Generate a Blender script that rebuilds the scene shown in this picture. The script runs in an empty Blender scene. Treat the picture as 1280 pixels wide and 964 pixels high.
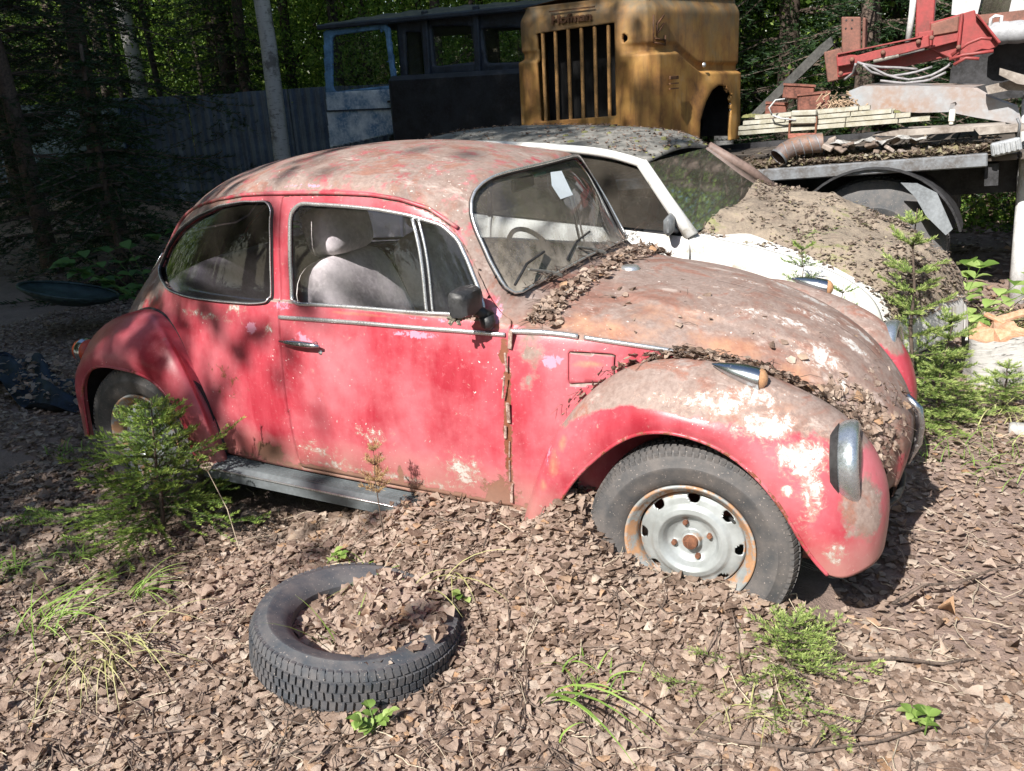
import bpy, bmesh, math, random
import numpy as np
from mathutils import Vector, Matrix
random.seed(7); RNG = np.random.default_rng(7)
R = math.radians
S = bpy.context.scene
C = S.collection

# ---------------------------------------------------------------- camera, sky, sun, exposure
cam = bpy.data.cameras.new("camera"); camo = bpy.data.objects.new("camera", cam); C.objects.link(camo)
cam.sensor_width = 36.0; cam.lens = 30.99; cam.clip_start = 0.05; cam.clip_end = 400
_r = Vector((0.88470337, 0.46311496, -0.05314589)); _u = Vector((-0.10914827, 0.31663913, 0.94224536)); _f = Vector((-0.45319599, 0.82780686, -0.3306799))
camo.matrix_world = Matrix(((_r.x, _u.x, -_f.x, 0.74634), (_r.y, _u.y, -_f.y, -3.11264), (_r.z, _u.z, -_f.z, 1.72653), (0, 0, 0, 1)))
S.camera = camo
SUN = Vector((0.08, 0.73, -0.66)).normalized()          # direction the light travels
W = bpy.data.worlds.new("World"); S.world = W; W.use_nodes = True
wn = W.node_tree.nodes; wl = W.node_tree.links
sky = wn.new('ShaderNodeTexSky'); sky.sky_type = 'NISHITA'; sky.sun_disc = False
sky.sun_elevation = math.asin(-SUN.z); sky.sun_rotation = math.atan2(-SUN.x, -SUN.y)
sky.air_density = 1.0; sky.dust_density = 1.0; sky.ozone_density = 1.0
wl.new(sky.outputs[0], wn['Background'].inputs[0]); wn['Background'].inputs[1].default_value = 0.085
sun = bpy.data.lights.new("sun", 'SUN'); suno = bpy.data.objects.new("sun", sun); C.objects.link(suno)
sun.energy = 5.0; sun.angle = R(0.53); sun.color = (1.0, 0.95, 0.88)
suno.rotation_euler = SUN.to_track_quat('-Z', 'Y').to_euler()
S.view_settings.view_transform = 'Standard'; S.view_settings.look = 'None'; S.view_settings.gamma = 1.0
S.view_settings.exposure = 0.92
S.cycles.use_denoising = True
S.cycles.max_bounces = 8; S.cycles.transparent_max_bounces = 16; S.cycles.caustics_reflective = False; S.cycles.caustics_refractive = False

# ---------------------------------------------------------------- helpers
def spl(n, t):
    """weights (len(t), n) of the natural cubic spline through knots 0..n-1"""
    t = np.asarray(t, float)
    A = np.zeros((n, n)); B = np.zeros((n, n)); A[0, 0] = A[-1, -1] = 1
    for i in range(1, n-1):
        A[i, i-1] = 1; A[i, i] = 4; A[i, i+1] = 1
        B[i, i-1] = 6; B[i, i] = -12; B[i, i+1] = 6
    M = np.linalg.solve(A, B)
    i = np.clip(np.floor(t).astype(int), 0, n-2); s = t - i; k = np.arange(len(t))
    Wt = np.zeros((len(t), n))
    Wt[k, i] += 1-s; Wt[k, i+1] += s
    Wt += (((1-s)**3 - (1-s))/6)[:, None]*M[i] + ((s**3 - s)/6)[:, None]*M[i+1]
    return Wt
MIR = np.array([1, -1, 1.0])
class Surf:
    """smooth surface through a table [b][a] of points; sym mirrors the table over y = 0 at chosen ends so it stays smooth there"""
    def __init__(s, tab, a0=False, a1=False, b1=False):
        T = np.array(tab, float); s.na, s.nb = T.shape[1], T.shape[0]
        s.oa = 0
        if a0: T = np.concatenate([T[:, 2:0:-1]*MIR, T], 1); s.oa = 2
        if a1: T = np.concatenate([T, T[:, -2:-4:-1]*MIR], 1)
        if b1: T = np.concatenate([T, T[-2:-4:-1]*MIR], 0)
        s.T = T
    def __call__(s, a, b):
        a = np.asarray(a, float); b = np.asarray(b, float); sh = a.shape; a = a.ravel(); b = b.ravel()
        return np.einsum('ni,nj,ijk->nk', spl(s.T.shape[0], b), spl(s.T.shape[1], a+s.oa), s.T, optimize=True).reshape(sh+(3,))
    def nrm(s, a, b, e=.02):
        a = np.asarray(a, float); b = np.asarray(b, float)
        n = np.cross(s(a+e, b)-s(a-e, b), s(a, b+e)-s(a, b-e)); return n/(np.linalg.norm(n, axis=-1, keepdims=True)+1e-12)
def inpoly(px, py, poly):
    poly = np.asarray(poly); ins = np.zeros(px.shape, bool); x0, y0 = poly[-1]
    for x1, y1 in poly:
        c = ((y1 > py) != (y0 > py)) & (px < (x0-x1)*(py-y1)/((y0-y1) or 1e-12)+x1); ins ^= c; x0, y0 = x1, y1
    return ins
def dense(poly, n=220, smooth=0):
    """evenly resampled closed outline"""
    p = np.asarray(poly, float)
    m = len(p); q = []
    if smooth:
        for i in range(m):
            a, b, c, d = p[i-1], p[i], p[(i+1) % m], p[(i+2) % m]
            for t in np.arange(0, 1, 1/smooth): q.append(.5*((2*b)+(c-a)*t+(2*a-5*b+4*c-d)*t*t+(3*b-a-3*c+d)*t**3))
        p = np.array(q)
    pc = np.vstack([p, p[:1]]); L = np.r_[0, np.cumsum(np.linalg.norm(np.diff(pc, axis=0), axis=1))]
    t = np.linspace(0, L[-1], n, endpoint=False)
    return np.stack([np.interp(t, L, pc[:, k]) for k in range(2)], 1)
def cutgrid(f, ar, br, polys, met=(1, 1)):
    """grid over ar x br with outlines cut in; returns points, quads and per quad the index of the last outline holding it (-1 none)"""
    A, B = np.meshgrid(ar, br); na, nb = len(ar), len(br)
    idx = np.arange(na*nb).reshape(nb, na)
    Q = np.stack([idx[:-1, :-1], idx[:-1, 1:], idx[1:, 1:], idx[1:, :-1]], -1).reshape(-1, 4)
    A = A.ravel().copy(); B = B.ravel().copy(); ca = A[Q].mean(1); cb = B[Q].mean(1)
    lab = np.full(len(Q), -1); met = np.array(met, float)
    for k, p in enumerate(polys):
        m = inpoly(ca, cb, p)
        cin = np.zeros(len(A), bool); cout = np.zeros(len(A), bool)
        cin[Q[m].ravel()] = True; cout[Q[~m].ravel()] = True
        v = np.where(cin & cout)[0]
        if len(v) == 0: lab[m] = k; continue
        pd = dense(p, 900)*met; vv = np.stack([A[v], B[v]], 1)*met
        j = ((vv[:, None]-pd[None])**2).sum(2).argmin(1); s = pd[j]/met
        edge = (A[v] <= ar[0]+1e-9) | (A[v] >= ar[-1]-1e-9)
        A[v] = np.where(edge, A[v], s[:, 0]); B[v] = s[:, 1]
        lab[m] = k
    return f(A, B), Q, lab, A, B
def mkmesh(name, V, F, mat=None, parent=None, smooth=True, attr=None, mats=None, mi=None):
    V = np.asarray(V, float); me = bpy.data.meshes.new(name)
    if isinstance(F, np.ndarray):
        n, k = F.shape
        me.vertices.add(len(V)); me.vertices.foreach_set('co', V.ravel()); me.loops.add(n*k)
        me.loops.foreach_set('vertex_index', F.ravel().astype(np.int32)); me.polygons.add(n)
        me.polygons.foreach_set('loop_start', np.arange(0, n*k, k, dtype=np.int32))
        me.polygons.foreach_set('loop_total', np.full(n, k, np.int32)); me.update(calc_edges=True); me.validate()
    else:
        me.from_pydata([tuple(v) for v in V], [], F); me.update()
    if mats:
        for m in mats: me.materials.append(m)
        if mi is not None: me.polygons.foreach_set('material_index', np.asarray(mi, np.int32))
    elif mat: me.materials.append(mat)
    if smooth: me.polygons.foreach_set('use_smooth', [True]*len(me.polygons))
    if attr is not None:
        for an, av in attr.items():
            av = np.asarray(av, float)
            if av.ndim == 1: me.attributes.new(an, 'FLOAT', 'POINT').data.foreach_set('value', av)
            else: me.attributes.new(an, 'FLOAT_COLOR', 'POINT').data.foreach_set('color', av.ravel())
    o = bpy.data.objects.new(name, me); C.objects.link(o)
    if parent is not None: o.parent = parent
    return o
def skirt(V, Q, d=.012, gap=0.0, N=None):
    """fold the open borders of a sheet inwards by d (thickness) after drawing them back by gap"""
    E = {}
    for q in Q:
        for i in range(len(q)):
            a, b = int(q[i]), int(q[(i+1) % len(q)]); k = (a, b) if a < b else (b, a)
            if k in E: E[k] = None
            else: E[k] = (a, b)
    be = [e for e in E.values() if e]
    bv = sorted({v for e in be for v in e}); bs = set(bv)
    fn = np.cross(V[Q[:, 1]]-V[Q[:, 0]], V[Q[:, 3]]-V[Q[:, 0]]); fn /= np.linalg.norm(fn, axis=1, keepdims=True)+1e-12
    vn = np.zeros_like(V)
    for k in range(4): np.add.at(vn, Q[:, k], fn)
    vn /= np.linalg.norm(vn, axis=1, keepdims=True)+1e-12
    V = V.copy()
    if gap:
        fc = V[Q].mean(1); acc = np.zeros_like(V); cn = np.zeros(len(V))
        for k in range(4): np.add.at(acc, Q[:, k], fc); np.add.at(cn, Q[:, k], 1)
        for v in bv:
            t = acc[v]/cn[v]-V[v]; l = np.linalg.norm(t)
            if l > 1e-6: V[v] += t/l*gap
    new = {v: len(V)+i for i, v in enumerate(bv)}
    V2 = np.vstack([V, V[bv]-vn[bv]*d])
    F = [[b, a, new[a], new[b]] for a, b in be]
    return V2, np.vstack([Q, np.array(F, dtype=Q.dtype).reshape(-1, 4)])
def compact(V, Q, *extra):
    u, inv = np.unique(Q.ravel(), return_inverse=True)
    return (V[u], inv.reshape(Q.shape)) + tuple(e[u] for e in extra)
def weldy(V, Q):
    """merge coincident points"""
    k = np.round(V/2e-5).astype(np.int64); _, first, inv = np.unique(k, axis=0, return_index=True, return_inverse=True)
    Q = inv.ravel()[Q]; V = V[first]
    dup = (Q[:, 0] == Q[:, 1]) | (Q[:, 1] == Q[:, 2]) | (Q[:, 2] == Q[:, 3]) | (Q[:, 3] == Q[:, 0]) | (Q[:, 0] == Q[:, 2]) | (Q[:, 1] == Q[:, 3])
    return V, Q[~dup]
class MB:
    """collects shapes into one mesh"""
    def __init__(s): s.v = []; s.f = []; s.m = []
    def add(s, v, f, mi=0):
        o = len(s.v); s.v += [tuple(map(float, p)) for p in v]; s.f += [tuple(int(i)+o for i in q) for q in f]; s.m += [mi]*len(f); return s
    def box(s, c, d, rot=None, bev=0.0, mi=0):
        hx, hy, hz = d[0]/2, d[1]/2, d[2]/2; b = min(bev, hx*.9, hy*.9, hz*.9)
        if b <= 0:
            v = [(x*hx, y*hy, z*hz) for z in (-1, 1) for y in (-1, 1) for x in (-1, 1)]
            f = [(0, 2, 3, 1), (4, 5, 7, 6), (0, 1, 5, 4), (2, 6, 7, 3), (0, 4, 6, 2), (1, 3, 7, 5)]
        else:
            v = []; key = {}
            for X in (-1, 1):
                for Y in (-1, 1):
                    for Z in (-1, 1):
                        for ax in range(3):
                            p = [X*(hx-b), Y*(hy-b), Z*(hz-b)]; p[ax] = (X*hx, Y*hy, Z*hz)[ax]; key[(X, Y, Z, ax)] = len(v); v.append(tuple(p))
            f = []
            for ax in range(3):
                o1, o2 = [i for i in range(3) if i != ax]
                for sg in (-1, 1):
                    q = []
                    for p1, p2 in ((-1, -1), (1, -1), (1, 1), (-1, 1)):
                        k = [0, 0, 0]; k[ax] = sg; k[o1] = p1; k[o2] = p2; q.append(key[(*k, ax)])
                    f.append(tuple(q))
                for p1 in (-1, 1):
                    for p2 in (-1, 1):
                        k0 = [0, 0, 0]; k1 = [0, 0, 0]; k0[ax] = -1; k1[ax] = 1
                        for k in (k0, k1): k[o1] = p1; k[o2] = p2
                        f.append((key[(*k0, o1)], key[(*k1, o1)], key[(*k1, o2)], key[(*k0, o2)]))
            for X in (-1, 1):
                for Y in (-1, 1):
                    for Z in (-1, 1): f.append(tuple(key[(X, Y, Z, a)] for a in range(3)))
        if rot is not None:
            M = rot if isinstance(rot, Matrix) else Matrix.Rotation(rot[2], 3, 'Z') @ Matrix.Rotation(rot[1], 3, 'Y') @ Matrix.Rotation(rot[0], 3, 'X')
            v = [M @ Vector(p) for p in v]
        return s.add([(p[0]+c[0], p[1]+c[1], p[2]+c[2]) for p in v], f, mi)
    def tube(s, pts, r, n=8, closed=False, cap=True, mi=0, flat=1.0, up=None):
        P = [Vector(p) for p in pts]; m = len(P); rr = r if hasattr(r, '__len__') else [r]*m
        T = []
        for i in range(m):
            a = P[i-1] if (i > 0 or closed) else P[i]; b = P[(i+1) % m] if (i < m-1 or closed) else P[i]
            t = (b-a); T.append(t.normalized() if t.length > 1e-9 else Vector((0, 0, 1)))
        ref = Vector(up) if up else (Vector((0, 0, 1)) if abs(T[0].z) < .9 else Vector((1, 0, 0)))
        v = []; nrm = (ref-T[0]*ref.dot(T[0])).normalized()
        for i in range(m):
            if up: nrm = ref
            nrm = (nrm-T[i]*nrm.dot(T[i])).normalized(); bi = T[i].cross(nrm)
            for k in range(n):
                a = 2*math.pi*k/n; v.append(P[i]+(nrm*math.cos(a)*flat+bi*math.sin(a))*rr[i])
        f = []
        for i in range(m if closed else m-1):
            j = (i+1) % m
            for k in range(n): f.append((i*n+k, i*n+(k+1) % n, j*n+(k+1) % n, j*n+k))
        if cap and not closed: f.append(tuple(range(n-1, -1, -1))); f.append(tuple((m-1)*n+k for k in range(n)))
        return s.add(v, f, mi)
    def lathe(s, prof, n=48, axis='y', c=(0, 0, 0), mi=0, rm=None, closed=False, a0=0, a1=2*math.pi):
        """prof: (radius, along-axis) pairs"""
        full = abs(a1-a0-2*math.pi) < 1e-6; cols = n if full else n+1; v = []
        for r, h in prof:
            for k in range(cols):
                a = a0+(a1-a0)*k/n; x, y = r*math.cos(a), r*math.sin(a)
                v.append({'y': (x, h, y), 'z': (x, y, h), 'x': (h, x, y)}[axis])
        if rm is not None: v = [rm @ Vector(p) for p in v]
        v = [(p[0]+c[0], p[1]+c[1], p[2]+c[2]) for p in v]; m = len(prof); f = []
        for i in range(m if closed else m-1):
            j = (i+1) % m
            for k in range(n): k2 = (k+1) % cols; f.append((i*cols+k, i*cols+k2, j*cols+k2, j*cols+k))
        return s.add(v, f, mi)
    def prism(s, poly, d, o=(0, 0, 0), ex=(1, 0, 0), ey=(0, 0, 1), mi=0):
        """extrude outline (2D in ex,ey) by vector d"""
        ex, ey, o, d = Vector(ex), Vector(ey), Vector(o), Vector(d); n = len(poly)
        v = [o+ex*p[0]+ey*p[1] for p in poly]; v += [p+d for p in v]
        return s.add(v, [tuple(range(n)), tuple(range(2*n-1, n-1, -1))]+[(i, i+n, (i+1) % n+n, (i+1) % n) for i in range(n)], mi)
    def build(s, name, mat, parent=None, smooth=False, bevel=0, fix=True, auto=None):
        me = bpy.data.meshes.new(name); me.from_pydata(s.v, [], s.f)
        for m in (mat if isinstance(mat, (list, tuple)) else [mat]): me.materials.append(m)
        if any(s.m): me.polygons.foreach_set('material_index', s.m)
        if fix:
            bm = bmesh.new(); bm.from_mesh(me); bmesh.ops.recalc_face_normals(bm, faces=bm.faces); bm.to_mesh(me); bm.free()
        if smooth: me.polygons.foreach_set('use_smooth', [True]*len(me.polygons))
        me.update(); o = bpy.data.objects.new(name, me); C.objects.link(o)
        if smooth and auto: me.set_sharp_from_angle(angle=R(auto))
        if parent is not None: o.parent = parent
        if bevel:
            b = o.modifiers.new('bevel', 'BEVEL'); b.width = bevel; b.segments = 2; b.limit_method = 'ANGLE'
        return o
def thing(name, label, cat, loc=(0, 0, 0), rot=(0, 0, 0), group=None):
    o = bpy.data.objects.new(name, None); C.objects.link(o); o.location = loc; o.rotation_euler = rot; o.empty_display_size = .1
    return tag(o, label, cat, group)
def tag(o, label, cat, group=None, kind=None):
    o['label'] = label; o['category'] = cat
    if group: o['group'] = group
    if kind: o['kind'] = kind
    return o
def kind(o, k): o['kind'] = k; return o
def copytree(o, parent=None):
    c = o.copy(); C.objects.link(c)
    if parent is not None: c.parent = parent
    for ch in [x for x in bpy.data.objects if x.parent == o]: copytree(ch, c)
    return c

# ---------------------------------------------------------------- materials
class NT:
    def __init__(s, name):
        s.mat = bpy.data.materials.new(name); s.mat.use_nodes = True; s.nt = s.mat.node_tree; s.n = s.nt.nodes; s.l = s.nt.links
        s.b = s.n['Principled BSDF']; s.out = s.n['Material Output']
        s.tc = s.n.new('ShaderNodeTexCoord')
    def link(s, a, b): s.l.new(a, b)
    def put(s, sock, x):
        if isinstance(x, bpy.types.NodeSocket): s.l.new(x, sock)
        elif isinstance(x, (tuple, list)) and len(x) == 3 and sock.type == 'RGBA': sock.default_value = (*x, 1)
        else: sock.default_value = x
    def noise(s, scale=5, detail=4, rough=.55, vec=None, out='Fac', dist=0, stretch=None):
        v = vec or s.tc.outputs['Object']
        if stretch:
            m = s.n.new('ShaderNodeMapping'); m.inputs['Scale'].default_value = stretch; s.link(v, m.inputs[0]); v = m.outputs[0]
        t = s.n.new('ShaderNodeTexNoise'); t.inputs['Scale'].default_value = scale; t.inputs['Detail'].default_value = detail
        t.inputs['Roughness'].default_value = rough; t.inputs['Distortion'].default_value = dist; s.link(v, t.inputs['Vector']); return t.outputs[out]
    def voro(s, scale=20, out='Distance', feature='F1', vec=None):
        t = s.n.new('ShaderNodeTexVoronoi'); t.feature = feature; t.inputs['Scale'].default_value = scale; s.link(vec or s.tc.outputs['Object'], t.inputs['Vector']); return t.outputs[out]
    def ramp(s, x, stops, interp='LINEAR'):
        r = s.n.new('ShaderNodeValToRGB'); r.color_ramp.interpolation = interp; e = r.color_ramp.elements
        while len(e) < len(stops): e.new(.5)
        for k, (p, c) in enumerate(stops):
            e[k].position = p; e[k].color = (*c, 1) if isinstance(c, (tuple, list)) else (c, c, c, 1)
        s.link(x, r.inputs[0]); return r.outputs[0]
    def mix(s, f, a, b, mode='MIX'):
        m = s.n.new('ShaderNodeMix'); m.data_type = 'RGBA'; m.blend_type = mode
        s.put(m.inputs[0], f); s.put(m.inputs[6], a); s.put(m.inputs[7], b); return m.outputs[2]
    def math(s, op, a, b=0.0, c=0.0, clamp=False):
        m = s.n.new('ShaderNodeMath'); m.operation = op; m.use_clamp = clamp; s.put(m.inputs[0], a); s.put(m.inputs[1], b); s.put(m.inputs[2], c); return m.outputs[0]
    def attr(s, name, out='Fac'):
        a = s.n.new('ShaderNodeAttribute'); a.attribute_name = name; return a.outputs[out]
    def sep(s, x, k):
        m = s.n.new('ShaderNodeSeparateXYZ'); s.link(x, m.inputs[0]); return m.outputs[k]
    def bump(s, h, strength=.3, dist=.01):
        b = s.n.new('ShaderNodeBump'); b.inputs['Strength'].default_value = strength; b.inputs['Distance'].default_value = dist; s.link(h, b.inputs['Height']); s.link(b.outputs[0], s.b.inputs['Normal'])
    def set(s, col=None, rough=None, metal=None, spec=None, coat=None):
        if col is not None: s.put(s.b.inputs['Base Color'], col)
        if rough is not None: s.put(s.b.inputs['Roughness'], rough)
        if metal is not None: s.put(s.b.inputs['Metallic'], metal)
        if spec is not None: s.put(s.b.inputs['Specular IOR Level'], spec)
        if coat is not None: s.put(s.b.inputs['Coat Weight'], coat)
        return s
def thr(m, x, lo, hi): return m.ramp(x, [(lo, 0.0), (hi, 1.0)])
_MC = {}
def simple(name, col, rough=.6, metal=0.0, var=.25, scale=8, bump=.15, col2=None, bscale=None):
    """plain procedural surface: two noise scales of colour change and a fine relief"""
    if name in _MC: return _MC[name]
    m = NT(name); c2 = col2 or tuple(x*(1-var*1.6) for x in col); c3 = tuple(min(1, x*(1+var)) for x in col)
    n1 = m.noise(scale, 6, .6); n2 = m.noise(scale*7, 4, .6)
    c = m.mix(thr(m, n1, .38, .66), c2, col); c = m.mix(m.math('MULTIPLY', thr(m, n2, .45, .75), .6), c, c3)
    m.set(c, m.math('MULTIPLY_ADD', n2, .3, rough-.15), metal)
    if bump: m.bump(m.noise(bscale or scale*12, 5, .6), bump, .004)
    _MC[name] = m.mat; return m.mat
# ---------------------------------------------------------------- the red beetle: surfaces (x forward, y to its left, metres)
def ring(z=None, *c): return c
N_ = -1
def tb(rows): return [[(x, -h, z) for x, h, z in r] for r in rows]
SHELL = Surf(tb([
 [(-.45,0,.29),(-.46,.30,.29),(-.48,.58,.29),(-.60,.69,.29),(-1.1,.70,.29),(-1.57,.70,.29),(-2.1,.66,.29),(-2.72,.50,.30),(-2.96,.28,.30),(-3.02,0,.30)],
 [(-.45,0,.60),(-.46,.30,.60),(-.49,.58,.60),(-.60,.70,.60),(-1.1,.718,.60),(-1.57,.712,.60),(-2.12,.66,.60),(-2.72,.51,.60),(-3.0,.28,.60),(-3.07,0,.60)],
 [(-.43,0,.955),(-.44,.30,.95),(-.50,.53,.94),(-.61,.645,.92),(-1.1,.684,.935),(-1.57,.68,.94),(-2.06,.62,.93),(-2.50,.455,.915),(-2.77,.24,.92),(-2.85,0,.93)],
 [(-.57,0,1.025),(-.58,.28,1.02),(-.615,.50,1.01),(-.70,.63,.985),(-1.1,.66,.985),(-1.57,.655,.985),(-2.03,.60,.985),(-2.42,.44,1.0),(-2.65,.22,1.03),(-2.73,0,1.035)],
 [(-.655,0,1.20),(-.665,.27,1.20),(-.705,.465,1.195),(-.80,.595,1.18),(-1.1,.627,1.18),(-1.57,.625,1.18),(-1.97,.57,1.175),(-2.29,.42,1.185),(-2.50,.20,1.20),(-2.57,0,1.205)],
 [(-.745,0,1.385),(-.755,.25,1.385),(-.80,.42,1.375),(-.90,.54,1.35),(-1.15,.582,1.37),(-1.55,.582,1.372),(-1.88,.53,1.34),(-2.11,.40,1.32),(-2.30,.19,1.33),(-2.36,0,1.335)],
 [(-.85,0,1.437),(-.86,.2,1.435),(-.91,.345,1.428),(-1.0,.435,1.418),(-1.2,.475,1.437),(-1.52,.47,1.44),(-1.80,.42,1.418),(-1.97,.31,1.40),(-2.08,.15,1.41),(-2.12,0,1.415)],
 [(-1.06,0,1.478),(-1.07,.1,1.477),(-1.11,.18,1.475),(-1.17,.235,1.474),(-1.3,.258,1.482),(-1.5,.25,1.484),(-1.65,.22,1.477),(-1.74,.16,1.47),(-1.79,.08,1.468),(-1.81,0,1.468)],
 [(-1.25,0,1.492),(-1.26,0,1.492),(-1.28,0,1.493),(-1.31,0,1.494),(-1.38,0,1.496),(-1.47,0,1.496),(-1.52,0,1.494),(-1.55,0,1.493),(-1.57,0,1.492),(-1.58,0,1.491)]]), a0=True, a1=True, b1=False)
FFEN = Surf(np.swapaxes(np.array(tb([
 [(-.56,.66,.28),(-.55,.70,.28),(-.545,.73,.28),(-.53,.755,.28),(-.50,.765,.28),(-.43,.76,.28)],
 [(-.50,.645,.47),(-.49,.69,.475),(-.47,.73,.475),(-.44,.76,.465),(-.41,.768,.45),(-.37,.76,.43)],
 [(-.40,.60,.66),(-.38,.66,.68),(-.36,.71,.675),(-.33,.75,.65),(-.30,.768,.61),(-.27,.76,.56)],
 [(-.22,.52,.80),(-.20,.59,.835),(-.19,.66,.825),(-.17,.73,.78),(-.15,.765,.725),(-.13,.762,.672)],
 [(.03,.46,.82),(.03,.55,.865),(.03,.64,.85),(.03,.72,.795),(.03,.765,.74),(.03,.762,.695)],
 [(.25,.41,.75),(.25,.50,.81),(.24,.61,.81),(.22,.71,.75),(.205,.757,.68),(.19,.755,.635)],
 [(.43,.38,.60),(.46,.45,.68),(.46,.58,.70),(.40,.69,.63),(.355,.745,.56),(.315,.745,.505)],
 [(.52,.36,.42),(.57,.44,.50),(.57,.58,.50),(.51,.68,.46),(.45,.735,.42),(.39,.74,.385)],
 [(.53,.36,.30),(.58,.44,.31),(.58,.58,.31),(.545,.67,.305),(.50,.72,.30),(.455,.73,.305)]])), 0, 1))
RFEN = Surf(np.swapaxes(np.array(tb([
 [(-1.97,.685,.27),(-1.94,.72,.27),(-1.96,.75,.27),(-1.99,.77,.27),(-2.02,.775,.27),(-2.06,.77,.27)],
 [(-2.02,.67,.48),(-2.025,.71,.48),(-2.0,.74,.47),(-2.03,.765,.46),(-2.06,.775,.445),(-2.09,.77,.43)],
 [(-2.13,.64,.69),(-2.135,.69,.695),(-2.10,.725,.68),(-2.12,.76,.65),(-2.14,.775,.61),(-2.165,.77,.56)],
 [(-2.28,.585,.82),(-2.28,.64,.83),(-2.25,.69,.80),(-2.265,.74,.75),(-2.275,.772,.69),(-2.285,.768,.63)],
 [(-2.47,.53,.845),(-2.43,.60,.85),(-2.44,.66,.82),(-2.44,.725,.77),(-2.44,.765,.70),(-2.44,.765,.645)],
 [(-2.65,.49,.77),(-2.67,.55,.79),(-2.67,.63,.77),(-2.65,.70,.72),(-2.63,.75,.675),(-2.60,.755,.63)],
 [(-2.84,.43,.60),(-2.87,.50,.63),(-2.87,.60,.62),(-2.83,.68,.58),(-2.78,.735,.56),(-2.72,.745,.54)],
 [(-2.93,.40,.42),(-2.97,.48,.44),(-2.96,.59,.43),(-2.89,.67,.42),(-2.82,.725,.41),(-2.76,.74,.41)],
 [(-2.93,.40,.26),(-2.98,.48,.26),(-2.97,.58,.26),(-2.90,.66,.26),(-2.84,.715,.26),(-2.78,.735,.27)]])), 0, 1))
HOOD = Surf(np.swapaxes(np.array(tb([
 [(-.56,.60,.95),(-.555,.50,.985),(-.55,.36,1.005),(-.545,.18,1.015),(-.54,0,1.018)],
 [(-.38,.585,.925),(-.375,.47,.965),(-.368,.33,.99),(-.362,.165,1.003),(-.36,0,1.006)],
 [(-.18,.53,.90),(-.17,.42,.945),(-.165,.30,.97),(-.16,.15,.985),(-.16,0,.988)],
 [(.02,.465,.86),(.03,.37,.905),(.035,.26,.935),(.04,.13,.95),(.04,0,.955)],
 [(.19,.41,.80),(.21,.33,.845),(.22,.23,.875),(.225,.115,.89),(.225,0,.895)],
 [(.33,.37,.71),(.36,.31,.755),(.385,.215,.785),(.395,.11,.80),(.40,0,.805)],
 [(.43,.345,.58),(.475,.29,.62),(.515,.20,.65),(.53,.10,.665),(.535,0,.67)],
 [(.485,.31,.44),(.535,.26,.47),(.575,.18,.495),(.595,.09,.505),(.60,0,.51)],
 [(.48,.23,.33),(.525,.19,.325),(.555,.13,.32),(.57,.065,.318),(.575,0,.316)]])), 0, 1), b1=True)
QUAR = Surf(np.swapaxes(np.array(tb([
 [(-.60,.695,.28),(-.60,.705,.50),(-.60,.69,.72),(-.605,.650,.905),(-.60,.62,.945)],
 [(-.45,.675,.28),(-.45,.685,.50),(-.45,.665,.72),(-.455,.625,.90),(-.45,.592,.935)],
 [(-.25,.60,.28),(-.25,.61,.50),(-.25,.60,.70),(-.255,.58,.87),(-.25,.553,.910)],
 [(0,.46,.28),(0,.47,.48),(0,.485,.66),(0,.49,.82),(0,.472,.862)],
 [(.22,.42,.28),(.22,.42,.44),(.22,.42,.60),(.22,.42,.72),(.20,.405,.785)],
 [(.42,.35,.28),(.42,.36,.36),(.43,.36,.44),(.43,.36,.52),(.42,.345,.57)]])), 0, 1))
# ---------------------------------------------------------------- beetle paint and other materials
def vnorm(V, Q):
    fn = np.cross(V[Q[:, 1]]-V[Q[:, 0]], V[Q[:, 2]]-V[Q[:, 0]]); fn /= np.linalg.norm(fn, axis=1, keepdims=True)+1e-12
    vn = np.zeros_like(V)
    for k in range(Q.shape[1]): np.add.at(vn, Q[:, k], fn)
    return vn/(np.linalg.norm(vn, axis=1, keepdims=True)+1e-12)
def sst(x, a, b):
    t = np.clip((x-a)/(b-a), 0, 1); return t*t*(3-2*t)
def blobs(V, L):
    o = np.zeros(len(V))
    for c, r, s in L:
        r = np.array(r if hasattr(r, '__len__') else (r, r, r)); d = (((V-np.array(c))/r)**2).sum(1); o = np.maximum(o, s*np.exp(-d))
    return o
def at(Sf, a, b): return tuple(Sf(np.array([a]), np.array([b]))[0])
PW = [(at(FFEN, 5.2, 3.0), (.11, .08, .045), 1.0), (at(FFEN, 5.8, 3.1), (.09, .08, .07), 1.05), (at(FFEN, 6.15, 3.5), (.04, .07, .11), .95), (at(FFEN, 4.4, 2.9), (.13, .08, .035), .9), (at(FFEN, 4.9, 2.3), (.12, .08, .03), .85), (at(FFEN, 3.7, 3.1), (.12, .08, .02), .6),
      (at(FFEN, 5.9, 4.2), .022, 1.0), (at(FFEN, 7.35, 4.0), .035, .75), (at(FFEN, 6.0, 2.2), (.06, .06, .03), .75),
      (at(HOOD, 4.6, 1.7), (.16, .07, .05), .85), (at(HOOD, 5.2, 1.3), .035, .9), (at(HOOD, 3.2, 2.3), (.18, .06, .03), .78), (at(HOOD, 3.9, 2.5), (.24, .05, .04), .8), (at(HOOD, 5.0, 3.3), (.18, .04, .06), .78), (at(HOOD, 2.6, 3.4), (.3, .03, .03), .62), ((-.1, .17, 1.0), (.35, .025, .03), .8), (at(HOOD, 4.0, 3.7), (.25, .04, .05), .66),
      ((-.78, -.70, .42), (.08, .1, .07), .85), ((-1.17, -.70, .50), (.10, .1, .05), .6), ((-1.45, -.70, .40), (.12, .1, .04), .6), ((-.60, -.66, .60), (.012, .1, .30), .8),
      ((-1.8, -.65, .93), (.06, .1, .02), .8), ((-1.63, -.68, .86), (.03, .1, .02), .8), ((-2.05, -.65, .88), (.25, .1, .018), .7), ((-1.1, -.69, .345), (.5, .1, .02), .7)]
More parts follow.
